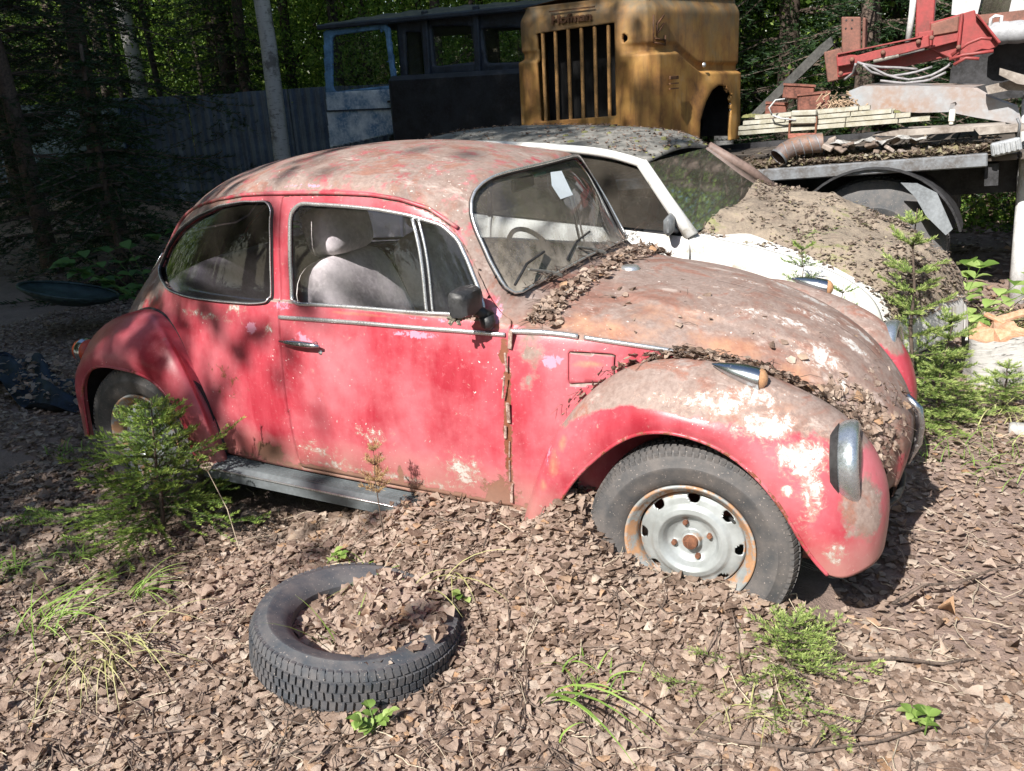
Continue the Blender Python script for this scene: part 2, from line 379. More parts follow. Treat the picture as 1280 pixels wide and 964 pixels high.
PP = [((-1.72, -.68, .86), (.05, .1, .035), .9), ((-1.45, -.70, .84), (.07, .1, .05), .8), ((-.95, -.69, .90), (.13, .1, .018), .9), ((-.66, -.64, 1.0), (.03, .1, .09), .9), (at(QUAR, 1.0, 2.6), (.05, .1, .03), .9), (at(QUAR, 1.1, 1.1), (.04, .1, .07), .9),
      ((-1.40, -.70, .60), (.05, .1, .05), .6), ((-1.42, -.62, 1.39), (.4, .1, .015), .7), ((-2.2, -.6, 1.0), (.1, .1, .03), .6), ((-1.55, -.68, .96), (.1, .1, .03), .7), ((-.9, -.66, .955), (.3, .1, .012), .6)]
PO = [(at(FFEN, 1.35, 3.0), (.03, .05, .05), .85), (at(FFEN, .9, 3.1), .026, .9), (at(FFEN, 1.7, 2.7), .03, .8), (at(QUAR, 1.65, 2.65), (.09, .06, .012), .8), ((-.66, -.64, .945), (.06, .1, .012), 1.), ((-1.2, -.66, .955), (.2, .1, .008), .8),
      (at(FFEN, 5.3, 2.3), (.10, .06, .02), .6), (at(HOOD, 1.3, .35), (.45, .09, .05), .85), (at(HOOD, 3.2, .45), (.30, .09, .06), .9), (at(HOOD, 4.6, .5), (.14, .08, .06), .8), (at(HOOD, 2.2, 1.3), (.30, .12, .05), .6), (at(FFEN, 6.4, 4.1), .02, .5)]
PR = [((-1.1, -.70, .31), (.9, .1, .025), .95), ((-1.70, -.70, .34), (.10, .1, .06), 1.0), ((-.64, -.70, .36), (.08, .1, .06), .95), ((-.60, -.68, .60), (.02, .1, .34), .9), ((-1.06, -.70, .36), (.015, .1, .05), 1.1), ((-.62, -.64, .86), (.02, .1, .05), 1.), ((-1.9, -.68, .62), (.2, .1, .15), .45)]
def paint_attr(V, N, base=0.0):
    M = V.copy(); M[:, 1] = -np.abs(M[:, 1])
    pat = np.clip(sst(N[:, 2], .30, .68)+base, 0, 1); pat = np.where(V[:, 2] > 1.30, np.minimum(pat, .60), pat)
    pat = np.maximum(pat, blobs(M, [((-.72, -.52, 1.12), (.09, .14, .22), .9), ((-.62, -.6, .99), (.08, .12, .06), .9), (at(QUAR, .5, 2.9), (.07, .1, .25), .55), (at(FFEN, 6.9, 2.6), (.08, .1, .12), .9)]))
    n = len(V); a = np.stack([pat, blobs(M, PW), blobs(M, PP), np.ones(n)], 1); b = np.stack([blobs(M, PO), blobs(M, PR), sst(-V[:, 2], -.62, -.28), np.ones(n)], 1)
    return {'pa': a, 'pb': b}
def paint_mat(name='weathered_red_paint'):
    m = NT(name); P = m.tc.outputs['Object']
    n1 = m.noise(3.2, 6, .62); n2 = m.noise(17, 6, .68); n3 = m.noise(60, 5, .7); st = m.noise(9, 6, .65, stretch=(1, 1, .22))
    nf = m.noise(34, 8, .75, dist=.8)
    red = m.mix(thr(m, st, .38, .66), (.30, .020, .035), (.43, .065, .088))
    red = m.mix(m.math('MULTIPLY', thr(m, n1, .40, .68), .75), red, (.52, .18, .205))
    red = m.mix(m.math('MULTIPLY', thr(m, n3, .58, .72), .35), red, (.60, .25, .27))
    pc = m.ramp(m.noise(4.5, 7, .66, dist=.6), [(.26, (.13, .070, .055)), (.38, (.25, .130, .100)), (.47, (.25, .18, .155)), (.55, (.29, .225, .20)), (.63, (.28, .135, .10)), (.72, (.33, .275, .255)), (.84, (.40, .34, .31))])
    pc = m.mix(m.math('MULTIPLY', thr(m, n3, .42, .68), .5), pc, (.12, .075, .062))
    pc = m.mix(m.math('MULTIPLY', thr(m, m.noise(12, 7, .7, stretch=(.35, 1, 1)), .58, .66), .55), pc, (.52, .44, .40))
    a = m.attr('pa', 'Color'); b = m.attr('pb', 'Color')
    def ch(src, k):
        s = m.n.new('ShaderNodeSeparateColor'); m.link(src, s.inputs[0]); return s.outputs[k]
    def mask(val, nz, w, lo, hi): return thr(m, m.math('MULTIPLY_ADD', m.math('SUBTRACT', nz, .5), w, val), lo, hi)
    mp = mask(ch(a, 0), n2, 1.1, .38, .56)
    c = m.mix(mp, red, pc)
    c = m.mix(m.math('MULTIPLY', mask(ch(b, 0), n2, 1.2, .36, .95), .8), c, m.mix(thr(m, n2, .4, .65), (.36, .15, .085), (.46, .26, .16)))
    c = m.mix(mask(ch(a, 2), nf, 1.6, .60, .68), c, (.55, .24, .33))
    fn_ = m.mix(.45, nf, m.noise(11, 8, .78, dist=1.6)); fv = m.math('MULTIPLY_ADD', m.math('SUBTRACT', fn_, .5), 4.2, ch(a, 1))
    c = m.mix(m.math('MULTIPLY', thr(m, fv, .38, .62), .75), c, m.mix(n2, (.36, .20, .14), (.40, .33, .30)))
    mw = m.math('MULTIPLY', thr(m, m.math('MULTIPLY_ADD', m.math('SUBTRACT', n3, .5), .7, fv), .68, .72), thr(m, m.noise(70, 6, .7), .34, .46))
    c = m.mix(mw, c, m.mix(thr(m, n2, .35, .65), (.40, .37, .35), (.60, .58, .56)))
    sp = m.math('MULTIPLY', thr(m, m.noise(95, 3, .5), .69, .71), thr(m, m.noise(4, 3, .5), .48, .6))
    c = m.mix(sp, c, (.70, .62, .58))
    mr = mask(ch(b, 1), m.noise(26, 8, .72, dist=.5), 1.8, .50, .60)
    c = m.mix(mr, c, m.mix(n3, (.10, .030, .016), (.26, .10, .055)))
    c = m.mix(m.math('MULTIPLY', mask(ch(b, 2), n1, .9, .45, 1.05), .55), c, (.30, .20, .16))
    h = m.math('ADD', m.math('MULTIPLY', mw, -.5), m.math('MULTIPLY', mr, -.6)); h = m.math('MULTIPLY_ADD', m.noise(140, 4, .6), .25, h); h = m.math('MULTIPLY_ADD', m.noise(2.6, 2, .4), 5.0, h)
    geo = m.n.new('ShaderNodeNewGeometry')
    m.set(m.mix(geo.outputs['Backfacing'], c, (.022, .018, .02)), m.math('MULTIPLY_ADD', mp, .36, m.math('MULTIPLY_ADD', n2, .18, .27)), spec=.42)  # inner faces near-black, the interior darkness put into the colour
    m.bump(h, .55, .0022); return m.mat
M_paint = paint_mat()
def chrome_mat():
    m = NT('pitted_chrome'); n = m.noise(60, 6, .7); s = thr(m, n, .60, .70)
    m.set(m.mix(s, (.50, .54, .58), (.20, .12, .08)), m.mix(s, (.24,)*3, (.6,)*3), 1.0); m.link(m.math('SUBTRACT', 1.0, s), m.b.inputs['Metallic']); return m.mat
M_chrome = chrome_mat()
M_trim = simple('dull_bright_trim', (.72, .73, .74), .30, .8, .12, 30)
M_rubberseal = simple('window_rubber', (.03, .03, .032), .6, 0, .4, 40)
M_black = simple('black_plastic', (.03, .031, .034), .5, 0, .5, 20)
def glass_mat(name, tint, dust=.25, low=None, rough=.03):
    """thin dusty pane: partly clear, mirror reflection by angle, dry dust film and specks"""
    m = NT(name); fr = m.n.new('ShaderNodeFresnel'); fr.inputs[0].default_value = 1.5
    tr = m.n.new('ShaderNodeBsdfTransparent'); tr.inputs[0].default_value = (*tint, 1)
    gl = m.n.new('ShaderNodeBsdfGlossy'); gl.inputs['Roughness'].default_value = rough; gl.inputs[0].default_value = (.9, .92, .95, 1)
    df = m.n.new('ShaderNodeBsdfDiffuse'); df.inputs[0].default_value = (.42, .37, .31, 1)
    x1 = m.n.new('ShaderNodeMixShader'); x2 = m.n.new('ShaderNodeMixShader')
    m.put(x1.inputs[0], m.math('MULTIPLY_ADD', fr.outputs[0], 1.15, .0, True)); m.link(tr.outputs[0], x1.inputs[1]); m.link(gl.outputs[0], x1.inputs[2])
    d = m.math('MULTIPLY', m.noise(6, 6, .65), dust)
    d = m.math('ADD', d, m.math('MULTIPLY', thr(m, m.noise(130, 4, .6), .62, .70), dust*1.2))
    if low is not None:
        z = m.sep(m.tc.outputs['Object'], 2)
        l = m.n.new('ShaderNodeMapRange'); m.link(z, l.inputs[0]); l.inputs[1].default_value = low+.24; l.inputs[2].default_value = low-.02; l.inputs[3].default_value = 0; l.inputs[4].default_value = 1
        d = m.math('ADD', d, m.math('MULTIPLY', l.outputs[0], m.ramp(m.noise(14, 7, .75), [(.32, 0.10), (.58, .9)])), clamp=True)
    m.link(d, x2.inputs[0]); m.link(x1.outputs[0], x2.inputs[1]); m.link(df.outputs[0], x2.inputs[2]); m.link(x2.outputs[0], m.out.inputs[0]); return m.mat
M_glass = glass_mat('dusty_side_glass', (.88, .86, .92), .04)
M_wglass = glass_mat('dirty_windscreen_glass', (.78, .84, .80), .24, 1.03)
def tyre_mat(name, col, dust):
    m = NT(name); n = m.noise(14, 6, .65); c = m.mix(m.math('MULTIPLY', thr(m, n, .35, .7), dust), col, (.30, .25, .22))
    c = m.mix(m.math('MULTIPLY', thr(m, m.noise(150, 3, .5), .66, .70), .5), c, (.42, .36, .32))
    m.set(c, .72, spec=.35); m.bump(m.noise(180, 4, .6), .25, .002); return m.mat
M_tyre = tyre_mat('dusty_veil_grey_tyre_rubber', (.060, .062, .066), .30)  # dust grey also stands for the glare veil lifting the blacks
M_tyre2 = tyre_mat('weathered_tyre_rubber', (.046, .054, .066), .28)
def rim_mat():
    m = NT('rusty_silver_rim'); rad = m.attr('rad'); n = m.noise(22, 7, .7)
    rust = thr(m, m.math('MULTIPLY_ADD', m.math('SUBTRACT', n, .5), 1.5, rad), .52, .68)
    sil = m.mix(thr(m, m.noise(9, 5, .6), .4, .65), (.27, .29, .29), (.42, .45, .46))
    ru = m.mix(n, (.20, .085, .035), (.50, .30, .17))
    m.set(m.mix(rust, sil, ru), m.math('MULTIPLY_ADD', rust, .4, .38), m.math('MULTIPLY_ADD', rust, -.3, .3)); m.bump(n, .2, .002); return m.mat
M_rim = rim_mat()
M_rust = simple('brown_rust', (.20, .085, .045), .85, 0, .5, 25, .4, (.09, .035, .02))
M_board = simple('grey_running_board_rubber', (.125, .14, .15), .6, 0, .2, 10)
M_seat = simple('light_grey_seat_cloth', (.84, .81, .76), .9, 0, .12, 9, .25, (.46, .44, .42))
M_dark = simple('dark_interior_trim', (.035, .033, .037), .8, 0, .4, 10)
M_liner = simple('pale_headlining', (.34, .33, .31), .9, 0, .3, 6)
M_amber = simple('amber_lamp_lens', (.50, .28, .15), .3, 0, .2, 30)
M_redlens = simple('faded_red_lamp_lens', (.50, .07, .03), .35, 0, .2, 30)

# ---------------------------------------------------------------- the red beetle
car = thing('old_red_beetle', 'faded red beetle car with peeling paint and brown patina roof, sunk in dead leaves', 'car')
sh_door = [(4.992, 4.873), (4.444, 4.888), (4.02, 4.895), (3.659, 4.846), (3.293, 4.699), (3.03, 4.437), (2.898, 4.09), (2.786, 3.612), (2.74, 3.057), (2.82, 2.5), (2.963, 2.049), (2.975, 1.712), (2.965, 1.307), (2.958, 1.024), (2.955, .636), (2.955, .417), (2.955, .05), (3.418, .05), (3.95, .05), (4.404, .05), (4.957, .05), (4.975, .443), (4.99, .928), (4.998, 1.42), (5.0, 1.845), (5.006, 3.72), (5.0, 4.5)]
sh_dwin = [(4.763, 4.693), (4.389, 4.675), (3.974, 4.638), (3.563, 4.568), (3.184, 4.429), (2.994, 4.209), (2.935, 3.874), (2.915, 3.494), (2.96, 3.133), (3.095, 2.93), (3.49, 2.90), (3.945, 2.75), (4.389, 2.46), (4.766, 2.30), (4.86, 2.5), (4.884, 3.099), (4.888, 3.755), (4.875, 4.442), (4.84, 4.62)]
sh_qwin = [(5.186, 4.742), (5.569, 4.781), (6.065, 4.723), (6.628, 4.396), (7.05, 3.95), (7.40, 3.40), (7.36, 2.80), (6.905, 2.374), (6.55, 2.12), (6.127, 2.06), (5.662, 2.074), (5.26, 2.114), (5.11, 2.22), (5.093, 3.094), (5.082, 4.057), (5.10, 4.6)]
sh_ws = [(-1, 5.17), (0, 5.17), (.6, 5.18), (1.2, 5.16), (1.64, 5.118), (2.0, 5.03), (2.25, 4.92), (2.43, 4.75), (2.55, 4.5), (2.575, 4.25), (2.52, 3.82), (2.4, 3.39), (2.225, 3.2), (2.0, 3.13), (1.6, 3.16), (1.09, 3.2), (.5, 3.23), (0, 3.24), (-1, 3.24)]
sh_rw = [(10, 4.6), (9, 4.6), (8.4, 4.62), (8.0, 4.5), (7.85, 4.2), (7.9, 3.7), (8.1, 3.5), (9, 3.45), (10, 3.45)]
def rnd(p, n=260): return dense(dense(p, 46), n, smooth=4)
d_door, d_dwin, d_qwin = dense(sh_door, 260), rnd(sh_dwin), rnd(sh_qwin)
d_ws, d_rw = dense(sh_ws, 300), dense(sh_rw, 200)
Vs, Qs, lab, As, Bs = cutgrid(SHELL, np.linspace(0, 9, 361), np.linspace(0, 8, 161), [d_door, d_dwin, d_qwin, d_ws, d_rw], (.45, .2))
Ns = -SHELL.nrm(As, Bs)   # checked below to point outwards
if (Ns*np.array([0, -1, 0]))[np.argmin(abs(As-4)+abs(Bs-1))].sum() < 0: Ns = -Ns
def orient(V, Q, out):
    """flip quads so normals follow the direction field out (per vertex)"""
    fn = np.cross(V[Q[:, 1]]-V[Q[:, 0]], V[Q[:, 3]]-V[Q[:, 0]]); s = (fn*out[Q].mean(1)).sum(1).sum()
    return Q if s > 0 else Q[:, ::-1].copy()
def sheet(name, V, Q, mat, parent, out, d=.012, gap=0, paint=True, base=0.0, far=False):
    if far: V = V*MIR; out = out*MIR
    Q = orient(V, Q, out); V, Q, out = compact(V, Q, out)
    if d: V2, Q2 = skirt(V, Q, d, gap)
    else: V2, Q2 = V, Q
    at_ = paint_attr(V2, vnorm(V2, Q2), base) if paint else None
    return mkmesh(name, V2, Q2, mat, parent, attr=at_)
m_ = lab == -1
Qb = Qs[m_]; V1 = Vs; Q1 = orient(V1, Qb, Ns)
Vb = np.vstack([V1, V1*MIR]); Qb2 = np.vstack([Q1, (Q1+len(V1))[:, ::-1]])
Vb, Qb2 = compact(Vb, Qb2); Vb, Qb2 = weldy(Vb, Qb2)
Vb, Qb2 = skirt(Vb, Qb2, .014, .0015)
_N = vnorm(Vb, Qb2)
body = mkmesh('body_shell', Vb, Qb2, M_paint, car, attr=paint_attr(Vb, _N))
def loopedge(Sf, poly, off=.004, far=False, keep=None, N=None):
    p = np.asarray(poly); a, b = p[:, 0], p[:, 1]
    X = Sf(a, b); n = Sf.nrm(a, b); c = X.mean(0)
    sg = np.sign((n*(X-np.array([-1.4, 0, .9]))).sum(1)).mean(); X = X+n*np.sign(sg)*off
    if far: X = X*MIR
    return X if keep is None else X[keep]
def glass(name, k, mat, parent, far=False, both=False, inset=.007):
    V = Vs-Ns*inset; Q = Qs[lab == k]
    if both:
        Q = orient(V, Q, Ns); V2 = np.vstack([V, V*MIR]); Q2 = np.vstack([Q, (Q+len(V))[:, ::-1]]); V2, Q2 = compact(V2, Q2); V2, Q2 = weldy(V2, Q2)
        return mkmesh(name, V2, Q2, mat, parent)
    return sheet(name, V, Q, mat, parent, Ns, d=0, paint=False, far=far)
handle_p = SHELL(np.array([4.95, 4.85, 4.72, 4.6, 4.52]), np.array([1.61]*5)); handle_n = -np.array([0, 1, 0])
for far in (False, True):
    sgn = MIR if far else np.array([1, 1, 1.])
    dr = sheet('door', Vs, Qs[lab == 0], M_paint, car, Ns, .016, .0035, far=far)
    if far: dr['label'] = 'door on the side away from the camera'
    g1 = glass('door_window', 1, M_glass, dr, far)
    MB().tube(loopedge(SHELL, d_dwin, .002, far), .0075, 6, True).build('window_frame', M_trim, g1, True)
    dv = SHELL(np.linspace(3.56, 3.60, 14), np.linspace(4.52, 2.95, 14))+np.array([0, -.004, 0])
    MB().tube(dv*sgn, .009, 6, flat=.7).tube((dv+np.array([.022, .003, 0]))*sgn, .005, 6).build('window_divider', M_trim, g1, True)
    g2 = glass('quarter_window', 2, M_glass, car, far)
    MB().tube(loopedge(SHELL, d_qwin, .002, far), .008, 8, True, flat=.6).build('window_seal', M_rubberseal, g2, True)
    MB().tube(loopedge(SHELL, d_qwin, .011, far), .003, 5, True).build('window_frame', M_trim, g2, True)
    tr = SHELL(np.linspace(4.985, 3.02, 60), np.interp(np.linspace(4.985, 3.02, 60), [3.02, 3.4, 3.85, 4.4, 4.99], [2.0, 2.01, 1.965, 1.925, 1.89]))+np.array([0, -.004, 0])
    MB().tube(tr*sgn, .0065, 6, flat=1.3, up=(0, 0, 1)).build('belt_trim', M_trim, dr, True)
    if not far:
        hb = MB(); pts = handle_p+np.array([0, -.028, 0]); hb.tube(pts, [.004, .012, .0145, .012, .005], 10, flat=.85, up=(0, 0, 1))
        for i in (1, 3): hb.tube([handle_p[i]+np.array([0, .004, 0]), pts[i]], .008, 8)
        hb.build('door_handle', M_chrome, dr, True)
        ksp = at(SHELL, 4.56, 1.52); MB().lathe([(.0, -.004), (.008, -.004), (.009, 0), (.009, .006)], 14, c=ksp).build('keyhole', M_trim, dr, True)
        # exterior mirror: black housing with broken mossy edge on a rubber foot
        mr = MB(); mc = np.array((-.735, -.735, 1.045))
        sec = [(-.062, -.040), (-.068, .026), (-.058, .044), (0, .050), (.058, .046), (.070, .030), (.060, -.034), (0, -.050)]
        lay = [(0.0, 1.0), (.010, 1.02), (.045, .98), (.066, .80), (.070, .4)]
        v = []
        for x, s_ in lay: v += [(mc[0]+x*.9, mc[1]+p*s_*.95, mc[2]+z*s_*.95) for p, z in sec]
        f = [(i*8+k, i*8+(k+1) % 8, (i+1)*8+(k+1) % 8, (i+1)*8+k) for i in range(4) for k in range(8)]+[tuple(range(32, 40))]
        mr.add(v, f); mirror = mr.build('door_mirror', M_black, dr, True, auto=50)
        MB().prism([(p*.88, z*.88) for p, z in sec], (.004, 0, 0), (mc[0]+.010, mc[1], mc[2]), (0, 1, 0), (0, 0, 1)).build('mirror_glass', simple('broken_mirror_back', (.10, .09, .085), .7, 0, .5, 50), mirror)
        mo_ = MB(); rq = random.Random(2)
        for _ in range(34): y_ = rq.uniform(-.065, .05); mo_.box((mc[0]+rq.uniform(-.004, .03), mc[1]+y_, mc[2]-.046+rq.uniform(-.010, .006)), (rq.uniform(.006, .018),)*2+(rq.uniform(.004, .012),), tuple(rq.uniform(-1, 1) for _ in range(3)))
        mo_.build('mossy_edge', simple('grey_lichen_crust', (.30, .28, .22), .95, 0, .5, 60, .6), mirror)
        MB().tube([(-.70, -.70, 1.02), (-.685, -.675, .995), (-.675, -.655, .975)], [.016, .02, .028], 10).tube([(-.672, -.672, .985), (-.668, -.668, .957), (-.668, -.66, .945)], [.026, .026, .017], 12).build('mirror_foot', M_black, mirror, True)
gw = glass('windscreen', 3, M_wglass, car, both=True)
half = [p for p in sh_ws if p[0] >= 0]; hs = dense(half+[(0, 3.24)], 200)
hp = np.array(half); L = np.r_[0, np.cumsum(np.hypot(*np.diff(hp*[.4, .2], axis=0).T))]; tt = np.linspace(0, L[-1], 90)
hp = np.stack([np.interp(tt, L, hp[:, 0]), np.interp(tt, L, hp[:, 1])], 1)
def rim_of(hp, off, Sf=SHELL):
    X = Sf(hp[:, 0], hp[:, 1]); n = Sf.nrm(hp[:, 0], hp[:, 1]); n *= np.sign((n*(X-np.array([-1.4, 0, .9]))).sum(1))[:, None]; X = X+n*off
    return np.vstack([X, (X*MIR)[::-1][1:-1]])
MB().tube(rim_of(hp, .003), .009, 8, True, flat=.7).build('windscreen_seal', M_rubberseal, gw, True)
MB().tube(rim_of(hp, .010), .0055, 6, True).build('windscreen_trim', M_trim, gw, True)
rwg = glass('rear_window', 4, M_glass, car, both=True)
st = np.array([(1.05, 4.86), (1.02, 4.35), (.62, 4.35), (.55, 4.62), (.72, 4.9)])
stp = SHELL(-st[:, 0]+.75, st[:, 1]); stn = np.array([.9, 0, .45])
MB().add([p+stn*.004 for p in stp]+[p+stn*.0025 for p in stp], [(0, 1, 2, 3, 4), (9, 8, 7, 6, 5)]).build('paper_sticker', simple('sun_bleached_paper', (.74, .82, .86), .9, 0, .05, 20), gw)
MB().box(tuple(SHELL(np.array([.1]), np.array([4.97]))[0]-stn*.03), (.004, .10, .012), (0, 0, 0)).build('green_tape_strip', simple('green_tape', (.12, .42, .26), .6), gw)
# rain gutter, roof patches live in the paint
ga = [(2.90, 4.35), (3.27, 4.74), (3.65, 4.89), (4.02, 4.94), (4.45, 4.93), (4.98, 4.93), (5.64, 4.98), (6.3, 4.93), (6.82, 4.78), (7.25, 4.45), (7.62, 3.95), (7.8, 3.4), (7.86, 2.8)]
gd = dense(ga+[ga[-1]], 2)
def openline(p, n):
    p = np.array(p); L = np.r_[0, np.cumsum(np.hypot(*np.diff(p*[.4, .2], axis=0).T))]; t = np.linspace(0, L[-1], n); return np.stack([np.interp(t, L, p[:, 0]), np.interp(t, L, p[:, 1])], 1)
gl = openline(ga, 110); gX = SHELL(gl[:, 0], gl[:, 1]); gN = SHELL.nrm(gl[:, 0], gl[:, 1]); gN *= np.sign((gN*(gX-np.array([-1.4, 0, .9]))).sum(1))[:, None]
for far in (0, 1): 
    X = (gX+gN*.004)*(MIR if far else 1); o = MB().tube(X, .009, 6, flat=.8).build('rain_gutter', M_paint, car, True)
    n = len(o.data.vertices); o.data.attributes.new('pa', 'FLOAT_COLOR', 'POINT').data.foreach_set('color', np.tile([.42, 0, .1, 1.], n)); o.data.attributes.new('pb', 'FLOAT_COLOR', 'POINT').data.foreach_set('color', np.tile([0, .25, 0, 1.], n))
# chrome vent blade behind the quarter window
vb = SHELL(np.array([7.62, 7.60, 7.52]), np.array([3.2, 2.7, 2.25])); 
for far in (0, 1): MB().tube((vb+np.array([-.012, -.012, 0]))*(MIR if far else 1), [.005, .009, .005], 8, flat=.5).build('vent_trim', M_chrome, car, True)
# hood
hA, hB = np.linspace(0, 8, 141), np.linspace(0, 4, 71)
def hoodf(a, b):
    X = HOOD(a, b); n = HOOD.nrm(a, b); n *= np.sign(n[..., 2:3]+n[..., 0:1]*.6)
    # raised centre panel with a soft crease
    ed = np.interp(a, [0, .45, .8, 1.3, 2.1, 3.1, 4.1, 5.5, 7, 8], [4.2, 4.0, 2.7, 1.9, 1.55, 1.45, 1.5, 1.7, 2.1, 2.6]); h = .011*sst(b-ed, -.06, .22)
    return X+n*h[:, None]
Vh, Qh, _, Ah, Bh = cutgrid(hoodf, hA, hB, [])
Nh = np.tile([.35, 0, 1.], (len(Vh), 1)); Qh = orient(Vh, Qh, Nh)
V2 = np.vstack([Vh, Vh*MIR]); Q2 = np.vstack([Qh, (Qh+len(Vh))[:, ::-1]]); V2, Q2 = weldy(*compact(V2, Q2)); V2, Q2 = skirt(V2, Q2, .02)
pa = paint_attr(V2, vnorm(V2, Q2)); lowr = blobs(V2, [((.58, -.1, .42), (.06, .12, .08), 1.0), ((.55, -.22, .60), .03, .5), ((.5, -.2, .66), .02, .8)])
edge = blobs(V2*np.array([1, np.where(True, 1, 1), 1]), [])
pa['pa'][:, 0] = np.clip(1.0-lowr*.75, 0, 1); hood = mkmesh('hood', V2, Q2, M_paint, car, attr=pa)
hh = MB(); hx = [HOOD(np.array([6.3+.35*i]), np.array([4.]))[0]+np.array([.03 if 0 < i < 4 else .012, 0, .012 if 0 < i < 4 else 0]) for i in range(5)]
hh.tube(hx, [.010, .014, .013, .012, .008], 10, flat=1.2); hh.build('hood_handle', M_chrome, hood, True)
bd = at(HOOD, .72, 4.0); MB().lathe([(0, .012), (.03, .012), (.036, .006), (.038, -.004)], 28, 'z', c=(bd[0], -.02, bd[2]+.010)).build('round_emblem_base', M_trim, hood, True)
# front side panels beside the hood
Vq, Qq, lq, Aq, Bq = cutgrid(QUAR, np.linspace(0, 5, 111), np.linspace(0, 4, 61), [rnd([(1.31, 2.83), (2.0, 2.96), (1.99, 2.38), (1.32, 2.25)], 120)], (.2, .2))
for far in (False, True):
    q = sheet('front_side_panel', Vq, Qq[lq == -1], M_paint, car, np.tile([0, -1., 0], (len(Vq), 1)), .01, .0015, far=far)
    fl = sheet('fuel_flap', Vq+np.array([0, -.002, 0]), Qq[lq == 0], M_paint, q, np.tile([0, -1., 0], (len(Vq), 1)), .012, .002, far=far) if not far else None
    trq = QUAR(np.linspace(.02, 2.9, 60), np.interp(np.linspace(.02, 2.9, 60), [0, 1, 2, 2.9], [3.30, 3.40, 3.52, 3.60]))
    MB().tube((trq[:30]+np.array([0, -.005, 0]))*(MIR if far else 1), .0085, 6, flat=1.2, up=(0, 0, 1)).tube((trq[31:]+np.array([0, -.005, 0]))*(MIR if far else 1), .007, 6, flat=1.2, up=(0, 0, 1)).build('side_trim', M_trim, q, True)
# nose apron under the hood, floor, firewall, front boot tub
MB().box((-1.5, 0, .27), (2.6, 1.26, .04)).build('floor_pan', M_dark, car)
MB().box((-.05, 0, .40), (.95, .66, .28), bev=.05).box((-.62, 0, .62), (.05, 1.2, .64)).build('front_tub', M_dark, car)
MB().box((-2.45, 0, .5), (.9, .9, .4), bev=.05).build('engine_bay', M_dark, car)
apr = Surf(tb([[(.30, .44, .30), (.45, .42, .29), (.53, .34, .28), (.57, .18, .27), (.575, 0, .27)], [(.30, .44, .18), (.44, .42, .17), (.51, .33, .16), (.54, .17, .15), (.545, 0, .15)]]))
Va, Qa, _, Aa, Ba = cutgrid(apr, np.linspace(0, 4, 40), np.linspace(0, 1, 8), [])
for far in (False, True): sheet('front_apron', Va, Qa, M_paint, car, np.tile([1., -.2, 0], (len(Va), 1)), .01, far=far)
MB().tube([(.50, -.27, .33), (.555, -.2, .295), (.585, -.1, .285), (.59, 0, .283), (.585, .1, .285), (.555, .2, .295), (.50, .27, .33)], .012, 8).tube([(.455, -.335, .62), (.50, -.325, .52), (.525, -.30, .42), (.515, -.25, .345)], .010, 8).build('hood_seal', M_rubberseal, car, True)
# fenders
for nm, Sf in (('front_fender', FFEN), ('rear_fender', RFEN)):
    V, Q, _, A, B = cutgrid(Sf, np.linspace(0, 8, 121), np.linspace(0, 5, 57), [])
    n = Sf.nrm(A, B); c0 = np.array([Sf.T[:, :, 0].mean(), 0, .45]); s_ = np.sign((n*(V-c0)).sum(1).mean()); n = n*s_
    for far in (False, True):
        o = sheet(nm, V, Q, M_paint, car, n, .022, far=far, base=-.26 if nm[0] == 'f' else -.72)
        lip = Sf(np.linspace(0, 8, 90), np.full(90, 5.))*(MIR if far else 1); 
        w = MB().tube(lip, .0065, 6).build('rolled_lip', M_paint, o, True); nn = len(w.data.vertices)
        w.data.attributes.new('pa', 'FLOAT_COLOR', 'POINT').data.foreach_set('color', np.tile([.1, .1, 0, 1.], nn)); w.data.attributes.new('pb', 'FLOAT_COLOR', 'POINT').data.foreach_set('color', np.tile([.1, .45, 0, 1.], nn))
        jb = (Sf(np.linspace(0.1, 8, 80), np.full(80, .02)))*(MIR if far else 1); MB().tube(jb, .008, 6).build('fender_beading', M_rubberseal, o, True)
        # wheel house inside the fender
        cx = .03 if nm[0] == 'f' else -2.40
        MB().lathe([(.40, -.05), (.40, .26)], 24, c=(cx, 0, .36), a0=-.2, a1=math.pi+.2).build('wheel_house', M_dark, o, True).location = (0, .43 if far else -.64, 0)
# running boards
for far in (0, 1):
    s_ = 1 if far else -1
    bb = MB(); prof = [(.66, .262), (.755, .262), (.775, .250), (.778, .205), (.77, .20), (.765, .235), (.66, .245)]
    bb.prism([(s_*p, z) for p, z in prof], (1.50, 0, 0), (-2.02, 0, .015), (0, 1, 0), (0, 0, 1))
    for k in range(7): bb.box((-1.27, s_*(.675+k*.0125), .279), (1.48, .005, .004))
    rb = bb.build('running_board', M_board, car)
    MB().tube([(-2.0, s_*.779, .262), (-.53, s_*.779, .262)], .004, 6).build('board_trim', M_trim, rb, True)
# rusty broken seam filler between door and front panel (near side)
sm = MB(); rs = random.Random(3); z = .33
while z < .88:
    h = rs.uniform(.03, .09); sm.box((-.600+rs.uniform(-.006, .010), -.705+max(0, z-.72)*.28-rs.uniform(0, .004), z+h/2), (rs.uniform(.004, .016), .006, h), (0, rs.uniform(-.16, .16), 0), bev=.002); z += h+rs.uniform(0, .012)
sm.build('broken_filler_seam', simple('cracked_pale_filler', (.46, .36, .31), .9, 0, .4, 60, .5, (.14, .06, .045)), car)
